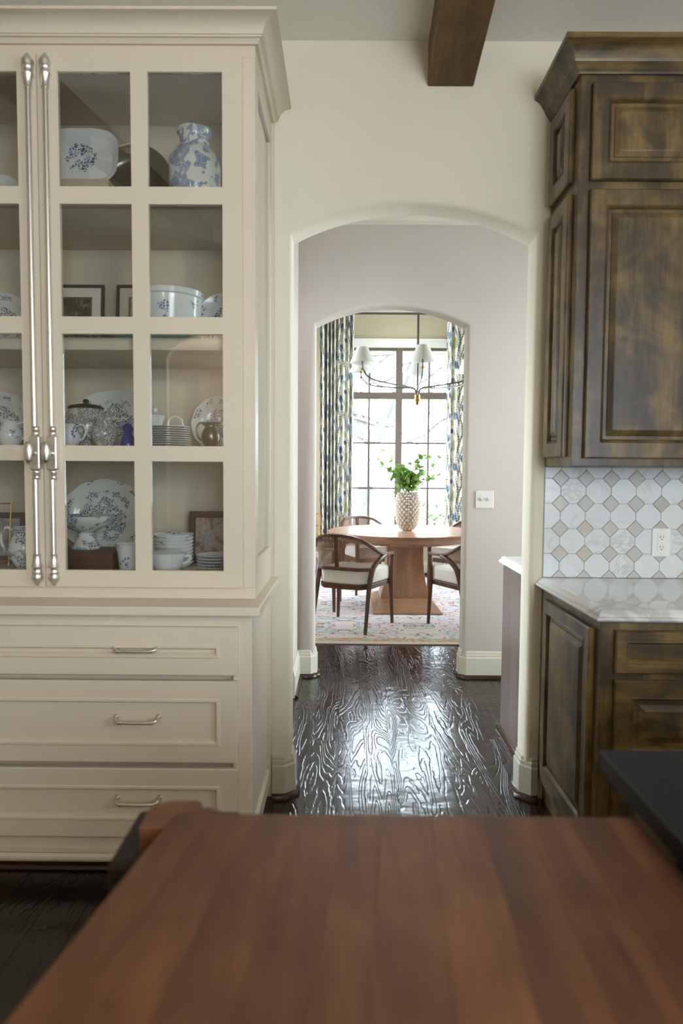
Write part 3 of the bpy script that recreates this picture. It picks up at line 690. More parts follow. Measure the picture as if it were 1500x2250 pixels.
def smooth_pts(P, n=6):
    P = [Vector(p) for p in P]; out = []
    for i in range(len(P)-1):
        p0 = P[max(i-1,0)]; p1 = P[i]; p2 = P[i+1]; p3 = P[min(i+2, len(P)-1)]
        for k in range(n):
            t = k/n; out.append(.5*((2*p1)+(p2-p0)*t+(2*p0-5*p1+4*p2-p3)*t*t+(3*p1-p0-3*p2+p3)*t**3))
    out.append(P[-1]); return out
def make_chair():
    t = thing('dining_chair', '', 'chair', group='cane back armchairs around the oak table')
    half = [(.262,.275,.628),(.272,.12,.632),(.278,-.03,.655),(.262,-.16,.715),(.195,-.265,.780),(.10,-.305,.806),(0,-.318,.812)]
    full = half+[(-x_,y_,z_) for x_,y_,z_ in half[-2::-1]]
    P = smooth_pts(full, 6); mb = MB()
    mb.bar(P, .036, .026); mb.build('top_rail', MT['chair'], t, bevel=.006)
    lh = [(.243,-.14,.525),(.185,-.235,.530),(.10,-.275,.534),(0,-.288,.536)]; lf_ = lh+[(-x_,y_,z_) for x_,y_,z_ in lh[-2::-1]]
    Pl = smooth_pts(lf_, 6); MB().bar(Pl, .024, .030).build('lower_rail', MT['chair'], t, bevel=.004)
    # cane panel between rails
    n = 40; up = [v_ for v_ in P if v_.y < .02]; mb = MB(); vs = []; uv = []
    def samp(Q, f_):
        k = f_*(len(Q)-1); i = min(int(k), len(Q)-2); return Q[i].lerp(Q[i+1], k-i)
    m_ = 6
    for j in range(m_+1):
        for i in range(n+1):
            a_ = samp(up, i/n); b_ = samp(Pl, i/n); p = b_.lerp(a_, j/m_); vs.append(p); uv.append((i/n*.72, j/m_*.26))
    mb.add(vs, [(j*(n+1)+i, j*(n+1)+i+1, (j+1)*(n+1)+i+1, (j+1)*(n+1)+i) for j in range(m_) for i in range(n)]); mb.uv = uv
    mb.build('cane_panel', MT['cane'], t, smooth=60)
    MB().bar([(0,-.292,.548),(0,-.312,.80)], .034, .014, up=(0,1,0)).build('back_slat', MT['chair'], t, bevel=.003)
    for s_ in (-1, 1):
        MB().tube([(s_*.262,.262,.620),(s_*.255,.255,.40),(s_*.268,.262,.004)], [.022,.023,.014], 12).build('leg', MT['chair'], t, smooth=50)
        Q = smooth_pts([(s_*.278,.06,.630),(s_*.270,-.03,.600),(s_*.252,-.115,.535),(s_*.245,-.165,.42),(s_*.243,-.195,.30),(s_*.25,-.262,.004)], 5)
        k = len(Q); MB().tube(Q, [.022 if i < k*.6 else .022-.008*(i-k*.6)/(k*.4) for i in range(k)], 12).build('leg', MT['chair'], t, smooth=50)
    fr_ = [(-.245,.262),(.245,.262),(.24,.05),(.235,-.13),(.17,-.215),(0,-.235),(-.17,-.215),(-.235,-.13),(-.24,.05)]
    MB().prism(fr_, .355, .395).build('seat_frame', MT['chair'], t, bevel=.004)
    cu = [(x_*1.0, y_*1.0) for x_,y_ in fr_]
    MB().prism(cu,   .3955, .520).build('seat', MT['linen'], t, bevel=.022, seg=4, smooth=60)
    return t
ch0 = make_chair()
def face(dx, dy): return math.atan2(-dx, dy)
spots = [((.067,5.866),(.447,.894),'walnut cane back armchair turned back-on before the hall opening'),
         ((1.10,5.85),(-.447,.894),'walnut cane armchair partly hidden by the jamb with the switch plate'),
         ((-.33,6.72),(.99,-.10),'cane armchair tucked in side-on below the gathered curtain'),
         ((.27,7.66),(.40,-.92),'cane armchair behind the table on the gathered curtain side, facing the hall'),
         ((1.30,7.50),(-.70,-.70),'cane armchair behind the table below the flat panel curtain')]
for i, ((cx, cy), d, lab) in enumerate(spots):
    o = ch0 if i == 0 else copy_tree(ch0)
    o.location = (cx, cy, RZ); o.rotation_euler = (0, 0, face(*d)); o['label'] = lab
bc = thing('bamboo_chair', 'gilded bamboo side chair against the wall by the gathered curtain', 'chair', (-.52, 8.36, RZ))
for sx in (-.2, .2):
    mb = MB().tube([(sx,.19,0),(sx,.19,.46),(sx,.21,.84)], .014, 10)
    for zz in (.2,.45,.6,.72,.83): mb.tube([(sx,.19+(.02*(zz-.46)/.38 if zz > .46 else 0),zz-.006),(sx,.19+(.02*(zz-.46)/.38 if zz > .46 else 0),zz+.006)], .018, 10)
    mb.build('back_post', MT['bamboo'], bc, smooth=50)
    MB().tube([(sx,-.19,0),(sx,-.19,.44)], .014, 10).build('leg', MT['bamboo'], bc, smooth=50)
for zz in (.55,.66,.81): MB().tube([(-.2,.20,zz),(.2,.20,zz)], .010, 8).build('back_bar', MT['bamboo'], bc, smooth=50)
B(-.21,.21,-.21,.205,.44,.462).build('seat', MT['bamboo'], bc, bevel=.006)
B(-.2,.2,-.2,.17,.4622,.50).build('cushion', MT['linen'], bc, bevel=.015, seg=3)

# ------------------------------------------------------------------ chandelier
cdl = thing('chandelier', 'iron chandelier with six white cone shades above the round table', 'chandelier', (.75, 7.20, 0))
MB().tube([(0,0,2.14),(0,0,3.615)], .013, 10).build('stem', MT['iron'], cdl, smooth=50)
MB().lathe([(0,3.58),(.06,3.585),(.065,3.61),(.065,3.619),(0,3.619)], 20).build('canopy', MT['iron'], cdl, smooth=40)
MB().lathe([(0,2.045),(.018,2.047),(.022,2.06),(.03,2.07),(.03,2.085),(.022,2.09),(.034,2.10),(.034,2.12),(.022,2.125),(.03,2.135),(.03,2.15),(0,2.15)], 20).build('finial', MT['brass'], cdl, smooth=40)
for (ax, ay) in ((0,-.46),(.05,.50),(-.585,-.32),(-.585,.28),(.585,-.30),(.585,.30)):
    d = Vector((ax, ay, 0)); L = d.length; e_ = d/L
    Q = smooth_pts([e_*.016+Vector((0,0,2.14)), e_*.022+Vector((0,0,2.18)), e_*.06+Vector((0,0,2.225)), e_*(L*.45)+Vector((0,0,2.245)), e_*(L*.84)+Vector((0,0,2.285)), e_*(L*.985)+Vector((0,0,2.37)), e_*L+Vector((0,0,2.46))], 6)
    arm = MB().tube(Q, .0085, 8).build('arm', MT['iron'], cdl, smooth=60)
    MB().lathe([(0,2.352),(.016,2.355),(.010,2.362),(.018,2.372),(.010,2.382),(0,2.384)], 14, cx=ax, cy=ay).build('brass_cup', MT['brass'], arm, smooth=50)
    MB().lathe([(.0092,2.46),(.0092,2.53),(0,2.532)], 10, cx=ax, cy=ay).build('candle', MT['plastic'], arm, smooth=50)
    MB().lathe([(.126,2.43),(.055,2.585),(.053,2.585),(.124,2.43),(.126,2.43)], 32, cx=ax, cy=ay, cap=False).add([], []).build('lamp_shade', MT['shade'], cdl, smooth=40)

# ------------------------------------------------------------------ hall cabinet and switch
hc = thing('hall_cabinet', 'low brown cabinet with white stone top standing in the hall', 'cabinet', (0, 0, 0))
B(.826, 1.46, D+TH+.04, 3.535, .001, .872).build('body', MT['hallpanel'], hc, bevel=.003)
ct = [(0,.8725),(.012,.8725),(.02,.880),(.02,.888),(.012,.893),(.008,.903),(0,.910)]
tp = MB().box(.826, 1.46, D+TH+.04, 3.535, .8725, .910).mould([(1.46, 3.535),(.826, 3.535),(.826, D+TH+.04)][::-1], [(-a_, z_) for a_, z_ in ct]).build('stone_top', MT['marble'], hc, smooth=40)
MB().mould([(.826, D+TH+.045),(.826, 3.535),(1.46, 3.535)], [(-.0, .001),(-.02, .001),(-.017,.012),(-.009,.019),(-.0,.02)]).build('shoe_mould', MT['shoe'], hc, smooth=50)
sw = thing('light_switch', 'double toggle switch plate on the hall wall', 'switch', (.903, YF, 1.171))
B(-.059,.059,-.006,-.0002,-.057,.057).build('plate', MT['switch'], sw, bevel=.003)
for sx in (-.023,.023): MB().add([(sx-.005,-.006,-.012),(sx+.005,-.006,-.012),(sx+.005,-.006,.012),(sx-.005,-.006,.012),(sx-.004,-.018,.004),(sx+.004,-.018,.004),(sx+.004,-.014,.012),(sx-.004,-.014,.012)], [(0,1,5,4),(1,2,6,5),(2,3,7,6),(3,0,4,7),(4,5,6,7)]).build('toggle', MT['switch'], sw)
for sx in (-.023,.023):
    for sz in (-.03,.03): MB().lathe([(0,0),(.003,.0),(.003,.001),(0,.0012)], 10).build('screw', MT['nickel'], sw, loc=(sx,-.0061,sz), rot=(R(90),0,0))

# ------------------------------------------------------------------ china cabinet (left)
FX1 = -.295; FX0 = -1.671; FY = 2.25; LY = 2.158; MID = -.983
cab = thing('china_cabinet', 'cream painted china cabinet with glass doors and deep drawers', 'cabinet', (0, 0, 0))
cm = MT['cream']
# lower carcass
mb = MB().box(FX0, FX1-.02, LY+.022, D-.002, .075, .888).box(FX0, FX0+.060, LY, LY+.022, .075, .888).box(FX1-.060, FX1-.02, LY, LY+.022, .075, .888)
mb.box(FX0+.060, FX1-.060, LY, LY+.022, .838, .888).box(FX0+.060, FX1-.060, LY, LY+.022, .075, .166); mb.build('lower_carcass', cm, cab)
# lower side panel: frame with recess, plane x = FX1
MB().nested(D-.004-LY, .81, [(0,0),(0,-.016),(.004,-.02),(.062,-.02),(.066,-.016),(.070,-.018),(.078,-.009)]).build('side_panel', cm, cab, loc=(FX1-.02, LY, .076), rot=(0,0,R(90)))
MB().box(FX0+.02, FX1-.03, LY+.075, LY+.095, .0, .0748).box(FX1-.04, FX1-.02, LY+.02, D-.003, 0, .0748).build('toe_board', cm, cab)
MB().mould([(FX0+.02, LY+.075),(FX1-.045, LY+.075)], [(0,.001),(.018,.001),(.015,.012),(.008,.018),(0,.02)]).build('shoe_mould', MT['shoe'], cab, smooth=50)
MB().mould([(FX0+.001, LY),(FX1, LY)], [(0,.112),(.008,.112),(.008,.100),(.004,.094),(.010,.086),(.010,.076),(0,.076)]).build('base_mould', cm, cab, smooth=25)
# slab between upper and lower
mb = MB(); P = [(FX0-.02, D-.002),(FX0-.02, LY-.052),(FX1+.032, LY-.052),(FX1+.032, D-.002)]
MB().prism(P, .8882, .917).build('waist_slab', cm, cab, bevel=.004)
# drawers
for z0, z1 in ((.690,.846),(.405,.672),(.158,.386)):
    W = (FX1-.044)-(FX0+.044); H = z1-z0
    d = MB().nested(W, H, [(0,0),(0,-.017),(.003,-.020),(.056,-.020),(.059,-.0235),(.066,-.0235),(.070,-.018),(.073,-.010)]).build('drawer', cm, cab, loc=(FX0+.044, LY-.0005, z0))
    for hx in (-.665+.004, -1.305):
        zz = H/2+.004 if z1 > .2 else H/2; lx = hx-(FX0+.044)
        Q = smooth_pts([(lx-.068,-.010,zz+.010),(lx-.067,-.026,zz+.008),(lx-.056,-.036,zz+.001),(lx,-.038,zz-.001),(lx+.056,-.036,zz+.001),(lx+.067,-.026,zz+.008),(lx+.068,-.010,zz+.010)], 6)
        mbh = MB().tube(Q, [.0052]*len(Q), 10)
        for sx in (-1, 1):
            for kx in (.046, .054): mbh.tube([(lx+sx*kx-.002,-.0372,zz),(lx+sx*kx+.002,-.0372,zz)], .0075, 10)
            mbh.tube([(lx+sx*.068,-.0098,zz+.010),(lx+sx*.068,-.016,zz+.010)], [.010,.006], 12)
        mbh.v = mbh.v
        mbh.build('handle', MT['nickel'], d, smooth=50)
# upper case
UZ0, UZ1 = .9172, 2.70; IY = 2.715
mb = MB().box(FX0, FX0+.02, FY, D-.003, UZ0, UZ1)                 # left side
mb.box(FX0, FX1, FY, FY+.02, UZ0, .955).box(FX0, FX1, FY, FY+.02, 2.655, UZ1).box(FX0, FX0+.042, FY, FY+.02, .955, 2.655).box(FX1-.040, FX1, FY, FY+.02, .955, 2.655)
mb.box(FX0+.02, FX1-.02, FY+.02, IY, 2.672, 2.70).box(FX0+.02, FX1-.02, FY+.02, IY, UZ0, .985)
# right side frame with opening for glass
SG0, SG1, SZ0, SZ1 = 2.322, 2.690, 1.045, 2.600
mb.box(FX1-.02, FX1, FY+.02, SG0, UZ0, UZ1).box(FX1-.02, FX1, SG1, D-.003, UZ0, UZ1).box(FX1-.02, FX1, SG0, SG1, UZ0, SZ0).box(FX1-.02, FX1, SG0, SG1, SZ1, UZ1)
mb.build('upper_case', cm, cab, bevel=.0015)
B(FX0+.0205, FX1-.0205, IY, IY+.018, .986, 2.671).build('back_panel', cm, cab)
B(FX1-.0125, FX1-.0085, SG0, SG1, SZ0, SZ1).build('side_pane', MT['glass'], cab)
B(FX1-.0005, FX1+.0095, D-.022, D-.001, UZ0+.001, 2.69).build('scribe_strip', cm, cab)
SHELF = [(1.385,1.412),(1.742,1.783),(2.200,2.236)]
for z0, z1 in SHELF: B(FX0+.021, FX1-.021, FY+.045, IY-.001, z0, z1).build('shelf', cm, cab, bevel=.003)
# crown
cp = [(0,2.691),(.009,2.691),(.011,2.697),(.016,2.704),(.021,2.705),(.021,2.711),(.024,2.712),(.026,2.722),(.031,2.734),(.040,2.744),(.053,2.751),(.062,2.753),(.066,2.754),(.066,2.763),(0,2.763)]
cp = [(o_*1.15, z_) for o_, z_ in cp]
MB().mould([(FX0, D-.003),(FX0, FY),(FX1, FY),(FX1, D-.003)], cp).build('crown', cm, cab, smooth=25)
# doors
def glass_door(x0, x1, knobside):
    z0, z1 = .958, 2.652; t = .021; y1 = FY-.0008; y0 = y1-t
    st_l = .064 if knobside < 0 else .062; mb = MB()
    px = [(-.919,-.687),(-.634,-.397)]; 
    if knobside > 0: px = [(2*MID-b_, 2*MID-a_) for a_, b_ in px][::-1]
    pz = [(1.013,1.372),(1.422,1.782),(1.836,2.191),(2.245,2.599)]
    def bar(a, b, c_, d_): mb.box(a, b, y0, y1, c_, d_)
    bar(x0, px[0][0], z0, z1); bar(px[1][1], x1, z0, z1); bar(px[0][1], px[1][0], pz[0][0], pz[-1][1])
    zs = [z0]+[q_ for p_ in pz for q_ in p_]+[z1]
    for k in range(0, 10, 2):
        if k in (0, 8): bar(px[0][0], px[1][1], zs[k], zs[k+1])
        else:
            for a, b in px: bar(a, b, zs[k], zs[k+1])
    d = mb.build('door', cm, cab)
    for a, b in px:
        for c_, e_ in pz: B(a+.0003, b-.0003, y0+.009, y0+.0125, c_+.0003, e_-.0003).build('pane', MT['glass'], d)
    # cremone bolt
    bx = -.951 if knobside < 0 else -1.006; by = y0-.012
    MB().tube([(bx,by,.99),(bx,by,2.57)], .0085, 14).build('bolt_rod', MT['nickel'], d, smooth=50)
    capp = [(0,0),(.004,.001),(.008,.006),(.0105,.012),(.017,.020),(.0195,.028),(.017,.036),(.018,.042),(.015,.046),(.015,.060),(.018,.064),(.016,.070),(.013,.078),(.0125,.088),(.0115,.092),(.0125,.096),(.0115,.100),(.013,.104),(.009,.105),(0,.105)]
    MB().lathe(capp, 18).build('bolt_cap', MT['nickel'], d, smooth=45, loc=(bx, by+.001, .962))
    MB().lathe([(a_, -b_) for a_, b_ in capp], 18).build('bolt_cap', MT['nickel'], d, smooth=45, loc=(bx, by+.001, 2.648))
    gx = bx+.004
    zk = 1.397
    P = [(-.017,-.052),(0,-.060),(.017,-.052),(.017,.052),(0,.060),(-.017,.052)]
    MB().prism_y([(gx+a_, zk+b_) for a_, b_ in P], y0-.026, y0-.0002).build('bolt_housing', MT['nickel'], d, bevel=.004)
    for s_ in (-1, 1): MB().lathe([(.0118,.060),(.0125,.064),(.0105,.068),(.0125,.072),(.0105,.077),(.012,.082),(.010,.086),(0,.086)], 16).build('collar', MT['nickel'], d, smooth=40, loc=(gx, by+.001, zk), rot=(0 if s_ > 0 else PI, 0, 0))
    MB().tube([(gx, y0-.026, zk-.002),(gx-.002, y0-.052, zk-.002)], [.008,.0055], 12).build('knob_stem', MT['nickel'], d, smooth=50)
    kb = MB().lathe([(0,-.022),(.007,-.0205),(.0115,-.014),(.013,0),(.0115,.014),(.007,.0205),(0,.022)], 20)
    kb.v = [(x_*1.05, y_*.85, z_*1.6) for x_, y_, z_ in kb.v]
    kb.build('knob', MT['nickel'], d, smooth=60, loc=(gx-.002, y0-.062, zk))
glass_door(-.982, -.333, -1); glass_door(-1.633, -.984, 1)

# ------------------------------------------------------------------ china and keepsakes on the shelves
G1, G2, G3, G4 = .9857, 1.4127, 1.7837, 2.2367      # tops of the shelves
def item(mb, name, mat, label, cat, loc, rot=None, smooth=40, group=None, bevel=0):
    o = mb.build(name, mat, smooth=smooth, loc=loc, rot=rot, bevel=bevel); return tag(o, label, cat, group)
def plate_mb(rad, sx=1, sy=1, scal=0, dep=.018):
    wv = (lambda a, r_: scal*math.cos(a*12)*(1 if r_ > rad*.8 else 0)) if scal else None
    return MB().lathe([(0,.004),(rad*.58,.004),(rad*.66,.010),(rad*.70,.014),(rad*.97,dep+.004),(rad,dep+.006),(rad*.985,dep+.002),(rad*.68,.008),(rad*.60,0),(0,0)], 64, sx, sy, wav=wv)
def stand_plate(rad, x, y, zb, name, mat, label, cat='plate', sx=1, sy=1, tilt=12, scal=0, mb=None, rz=0):
    # a plate leaning back: face toward -Y
    mb = mb or plate_mb(rad, sx, sy, scal); a = R(90-tilt); h = rad*sy
    o = mb.build(name, mat, smooth=40); o.rotation_euler = (a, 0, rz)
    o.location = (x, y, zb+h*math.sin(a)+.0005); return tag(o, label, cat)
LIT = srgb(232,232,230)
# top shelf
pl_ = MB(); 
def superell(rad, z, n=64, sx=1.0, sy=1.0, p=3.2):
    return [(abs(math.cos(t))**(2/p)*math.copysign(1, math.cos(t))*rad*sx, abs(math.sin(t))**(2/p)*math.copysign(1, math.sin(t))*rad*sy, z) for t in [2*PI*i/n for i in range(n)]]
ringsv = [superell(.001, .004, sx=1.35), superell(.085, .004, sx=1.35), superell(.092, .012, sx=1.35), superell(.106, .019, sx=1.32), superell(.104, .015, sx=1.32), superell(.09, .002, sx=1.35), superell(.001, 0, sx=1.35)]
for rg_ in ringsv: pl_.v += rg_
n = 64; pl_.f = [(i*n+k, i*n+(k+1)%n, (i+1)*n+(k+1)%n, (i+1)*n+k) for i in range(len(ringsv)-1) for k in range(n)]
pl_.box(.028, .034, -.086, .086, .004, .011)
bkp = item(B(-.115,.115,-.07,.07,0,.100), 'linen_book', MT['tanbook'], 'pale tan clothbound book lying flat under the divided platter', 'book', (-.93, 2.46, G4+.0005), bevel=.003)
stand_plate(.106, -.945, 2.485, G4+.101, 'divided_platter', chplate(.10, LIT, rim=False, leaf=80), 'white divided platter with blue flower sprays on a tan book', 'platter', 1.3, 1, 10, mb=pl_)
stand_plate(.165, -.80, 2.625, G4, 'silver_tray', MT['silver'], 'tarnished oval silver tray leaning behind the divided platter', 'tray', .92, 1.0, 10)
vp = [(0,0),(.062,0),(.066,.006),(.072,.03),(.088,.10),(.0905,.17),(.086,.205),(.066,.238),(.052,.250),(.050,.262),(.050,.285),(.055,.298),(.062,.306),(.0615,.311),(.055,.309),(.046,.290),(.044,.25),(0,.24)]
item(MB().lathe([(a_, b_*.915) for a_, b_ in vp], 48), 'ginger_vase', MT['china_soft'], 'white shouldered vase painted with pale blue flowers on the top shelf', 'vase', (-.533, 2.45, G4+.0005))
stand_plate(.088, -1.262, 2.55, G4, 'plain_plate', MT['whitechina'], 'plain white plate leaning alone on the top shelf near the tan book')
# second shelf
def frame(x0, x1, z, h, y, name, label, fm, print_, fw=.012, matw=.04, tilt=6, lip=None):
    e = thing(name, label, 'picture frame', ((x0+x1)/2, y, z+.001)); e.rotation_euler = (-R(tilt), 0, 0); W = x1-x0
    MB().nested(W, h, [(0,.0),(0,-.012),(.002,-.015),(fw-.002,-.015),(fw,-.011),(fw,-.006)], fill=False, x=-W/2).box(-W/2+.001, W/2-.001, -.003, -.0, .001, h-.001).build('frame', fm, e)
    if matw:
        MB().nested(W-2*fw, h-2*fw, [(0,-.0055),(matw,-.0055)], fill=False, x=-W/2+fw, z=fw).build('mat_board', MT['mat'], e)
        if lip: MB().nested(W-2*fw-2*matw, h-2*fw-2*matw, [(0,-.0052),(0,-.0075),(.006,-.0075),(.006,-.005)], fill=False, x=-W/2+fw+matw, z=fw+matw).build('fillet', lip, e)
    q = fw+matw; B(-W/2+q, W/2-q, -.0048, -.0032, q, h-q).build('print', print_, e); return e
frame(-1.135, -.912, G3, .255, 2.60, 'framed_print', 'dark framed print with shadowy sepia scene on the middle shelf', MT['darkframe'], MT['print1'], .011, .035, 5, MT['gold'])
frame(-.868, -.646, G3, .258, 2.61, 'framed_print', 'dark framed pale print with gold fillet beside the white casserole', MT['darkframe'], MT['print2'], .011, .035, 5, MT['gold'])
cs_ = [(0,0),(.085,0),(.095,.01),(.106,.05),(.112,.128),(.118,.132),(.119,.150),(.114,.153),(.108,.150),(.102,.06),(.09,.012),(0,.010)]
item(B(-.13,.13,-.10,.10,0,.024), 'turquoise_book', MT['turq'], 'turquoise clothbound book lying under the white casserole', 'book', (-.644, 2.402, G3+.0005), bevel=.002)
item(MB().lathe(cs_, 48), 'round_casserole', MT['china_lite'], 'deep white casserole dish with small blue sprigs on a turquoise book', 'bowl', (-.618, 2.425, G3+.0255))
stand_plate(.112, -.455, 2.60, G3, 'sprigged_plate', chplate(.112, LIT, leaf=90), 'white plate with sparse blue sprigs leaning behind the casserole')
item(plate_mb(.10, 1.15, .8), 'oval_dish', MT['china'], 'shallow blue patterned oval dish lying before the sepia print', 'dish', (-.895, 2.40, G3+.0005))
stand_plate(.108, -1.282, 2.58, G3, 'scenic_plate', chplate(.108), 'blue scenic plate leaning on the middle shelf beside the sepia print')
item(MB().lathe([(0,0),(.028,0),(.03,.004),(.045,.03),(.047,.04),(.044,.038),(.028,.008),(0,.006)], 24), 'salt_dish', MT['china'], 'tiny blue and white dish in front of the sprigged plate', 'dish', (-.470, 2.38, G3+.0005))
# third shelf
stand_plate(.150, -.885, 2.635, G2, 'oval_platter', chplate(.150), 'scalloped blue flowered platter leaning behind the lidded jug', 'platter', 1.12, .78, 10, .012)
def handle_tube(P, rad): return smooth_pts(P, 6), rad
tp_ = thing('lidded_jug', 'bulbous blue flowered jug with pewter lid before the scalloped platter', 'jug', (-.945, 2.50, G2+.0005))
MB().lathe([(0,0),(.048,0),(.052,.006),(.078,.05),(.084,.085),(.076,.122),(.062,.142),(.058,.150),(.054,.148),(.07,.12),(.045,.01),(0,.008)], 36).tube(smooth_pts([(.07,-.02,.125),(.105,-.03,.12),(.112,-.03,.08),(.078,-.022,.05)], 6), .007, 8).build('body', MT['china_jug'], tp_, smooth=50)
MB().lathe([(0,.151),(.061,.151),(.064,.155),(.058,.162),(.03,.168),(.014,.170),(.008,.172),(.012,.180),(.008,.186),(0,.188)], 32).build('lid', MT['pewter'], tp_, smooth=40)
def jug(name, label, mat, x, y, z, r_, h, hs=1, cat='jug'):
    mb = MB().lathe([(0,0),(r_*.55,0),(r_*.6,h*.04),(r_*.5,h*.08),(r_*.85,h*.28),(r_,h*.48),(r_*.9,h*.66),(r_*.62,h*.82),(r_*.62,h*.90),(r_*.78,h),(r_*.72,h),(r_*.55,h*.84),(r_*.8,h*.5),(r_*.4,h*.1),(0,h*.09)], 32)
    mb.tube(smooth_pts([(hs*r_*.6,0,h*.90),(hs*r_*1.15,0,h*.98),(hs*r_*1.5,0,h*.75),(hs*r_*1.25,0,h*.45),(hs*r_*.9,0,h*.36)], 6), r_*.10, 8)
    mb.add([(-hs*r_*.6,-r_*.3,h*.86),(-hs*r_*1.12,0,h*1.02),(-hs*r_*.6,r_*.3,h*.86),(-hs*r_*.72,-r_*.25,h),(-hs*r_*.72,r_*.25,h)], [(0,1,3),(1,2,4),(0,1,2)])
    return item(mb, name, mat, label, cat, (x, y, z+.0005), smooth=50)
jug('cream_jug', 'small white creamer with blue posy, looped handle, before the lidded jug', MT['china_lite'], -.953, 2.375, G2, .036, .088)
jug('flower_jug', 'dark flowered jug between the lidded jug and cobalt jar', MT['china_jug'], -.845, 2.405, G2, .048, .112, -1)
item(MB().lathe([(0,0),(.024,0),(.026,.01),(.022,.04),(.012,.06),(.018,.066),(.019,.076),(.012,.086),(.004,.092),(0,.093)], 24), 'cobalt_jar', MT['cobalt'], 'tiny cobalt blue jar beside the dark flowered jug', 'jar', (-.752, 2.37, G2+.0005))
for k in range(11):
    item(MB().lathe([(0,.001),(.055,.001),(.083,.0068),(.0855,.0074),(.0855,.0060),(.056,0),(0,0)], 40), 'dinner_plate', MT['whitechina'], 'plain white plate in the tall stack under the sugar bowl', 'plate', (-.638, 2.45, G2+.0005+k*.0078), group='stack of white plates')
top = G2+.0005+11*.0078
sb = thing('sugar_bowl', 'white lidded sugar bowl standing on the plate stack', 'bowl', (-.680, 2.45, top))
MB().lathe([(0,0),(.020,0),(.024,.004),(.032,.022),(.035,.034),(.033,.034),(.024,.008),(0,.006)], 28).build('bowl', MT['whitechina'], sb, smooth=50)
MB().lathe([(0,.036),(.036,.0345),(.037,.038),(.026,.046),(.010,.050),(.006,.053),(.010,.062),(.006,.069),(0,.071)], 28).build('lid', MT['whitechina'], sb, smooth=50)
item(MB().tube(smooth_pts([(-.026,0,.002),(-.022,0,.024),(0,0,.036),(.022,0,.024),(.026,0,.002)], 6), .0038, 8).box(-.03,.03,-.012,.012,0,.004), 'china_basket', MT['whitechina'], 'white china basket handle standing on the plate stack', 'basket', (-.605, 2.44, top), smooth=50)
stand_plate(.106, -.478, 2.625, G2, 'scalloped_plate', chplate(.106), 'scalloped blue sprayed plate leaning behind the pewter pitcher', 'plate', tilt=9, scal=.012)
jug('pewter_pitcher', 'small dark pewter pitcher before the scalloped plate', MT['pewter'], -.470, 2.40, G2, .034, .098, -1, 'pitcher')
stand_plate(.112, -1.312, 2.62, G2, 'rim_plate', chplate(.1121), 'blue rimmed plate leaning behind the tall white tea cup', 'plate', tilt=9, scal=.012)
jug('tea_cup', 'white tall cup with blue spray before the blue rimmed plate', MT['china_lite'], -1.175, 2.40, G2, .046, .098, 1, 'cup')
# bottom shelf
item(B(-.125,.125,-.085,.085,.006,.066).box(-.128,.128,-.09,.088,0,.006).box(-.128,.128,-.09,.088,.066,.072).box(-.128,.128,-.094,-.086,0,.072), 'antique_book', MT['leatherbook'], 'worn brown leather book lying flat under the footed dish', 'book', (-.930, 2.44, G1+.0005), bevel=.002, smooth=None)
stand_plate(.176, -.925, 2.63, G1+.04, 'serving_platter', chplate(.176), 'large scalloped blue flowered platter standing above the brown book', 'platter', .95, .80, 8, .010)
bkz = G1+.0735
cpo = [(0,0),(.050,0),(.052,.006),(.040,.022),(.030,.045),(.028,.058),(.034,.062),(.085,.090),(.100,.112),(.102,.120),(.097,.117),(.08,.096),(.03,.068),(0,.066)]
item(MB().lathe(cpo, 40), 'footed_dish', MT['china'], 'blue banded footed dish standing on the brown leather book', 'dish', (-.935, 2.455, bkz))
item(B(-.07,.07,-.06,.06,0,.030), 'green_book', MT['greenbook'], 'dark green book lying beside the white planter cup', 'book', (-.745, 2.53, G1+.0005), bevel=.002, smooth=None)
item(MB().lathe([(0,0),(.036,0),(.038,.004),(.046,.07),(.052,.098),(.054,.100),(.050,.100),(.043,.07),(.034,.008),(0,.008)], 32), 'flower_cup', MT['china_lite'], 'flared white cup with blue flower beside the brown book', 'cup', (-.752, 2.385, G1+.0005))
for k in range(9):
    item(MB().lathe([(0,.002),(.034,.002),(.052,.010),(.071,.026),(.073,.0275),(.072,.0245),(.050,.006),(.034,0),(0,0)], 40, wav=lambda a, r_: .02*math.cos(a*8) if r_ > .06 else 0), 'square_bowl', MT['china_lite'], 'white fluted bowl in the tall stack behind the white tureen', 'bowl', (-.625, 2.475, G1+.0005+k*.0125), group='stack of fluted bowls')
wt = thing('white_tureen', 'white tureen with faint blue sprig in front of the fluted bowls', 'tureen', (-.612, 2.350, G1+.0005))
MB().lathe([(0,0),(.034,0),(.038,.004),(.052,.03),(.060,.062),(.063,.072),(.059,.074),(.05,.034),(.03,.008),(0,.008)], 36).tube(smooth_pts([(.055,0,.06),(.075,0,.062),(.073,0,.044),(.052,0,.035)], 5), .005, 8).tube(smooth_pts([(-.055,0,.06),(-.075,0,.062),(-.073,0,.044),(-.052,0,.035)], 5), .005, 8).build('bowl', MT['china_lite'], wt, smooth=50)
MB().lathe([(0,.084),(.02,.083),(.045,.079),(.060,.0745),(0,.0745)], 36).build('lid', MT['whitechina'], wt, smooth=50)
frame(-.600, -.390, G1, .20, 2.62, 'village_picture', 'brown framed painting of a village yard in the lowest compartment', MT['brownframe'], MT['print3'], .024, 0, 6)
for k in range(6):
    item(MB().lathe([(0,.001),(.040,.001),(.066,.0095),(.068,.0100),(.068,.0082),(.041,0),(0,0)], 40), 'small_saucer', MT['china_lite'], 'small white saucer in the stack before the village picture', 'saucer', (-.455, 2.40, G1+.0005+k*.0105), group='stack of small saucers')
frame(-1.43, -1.235, G1, .19, 2.62, 'faded_picture', 'brown framed faded picture behind a thin brass easel', MT['brownframe'], MT['print4'], .022, 0, 8)
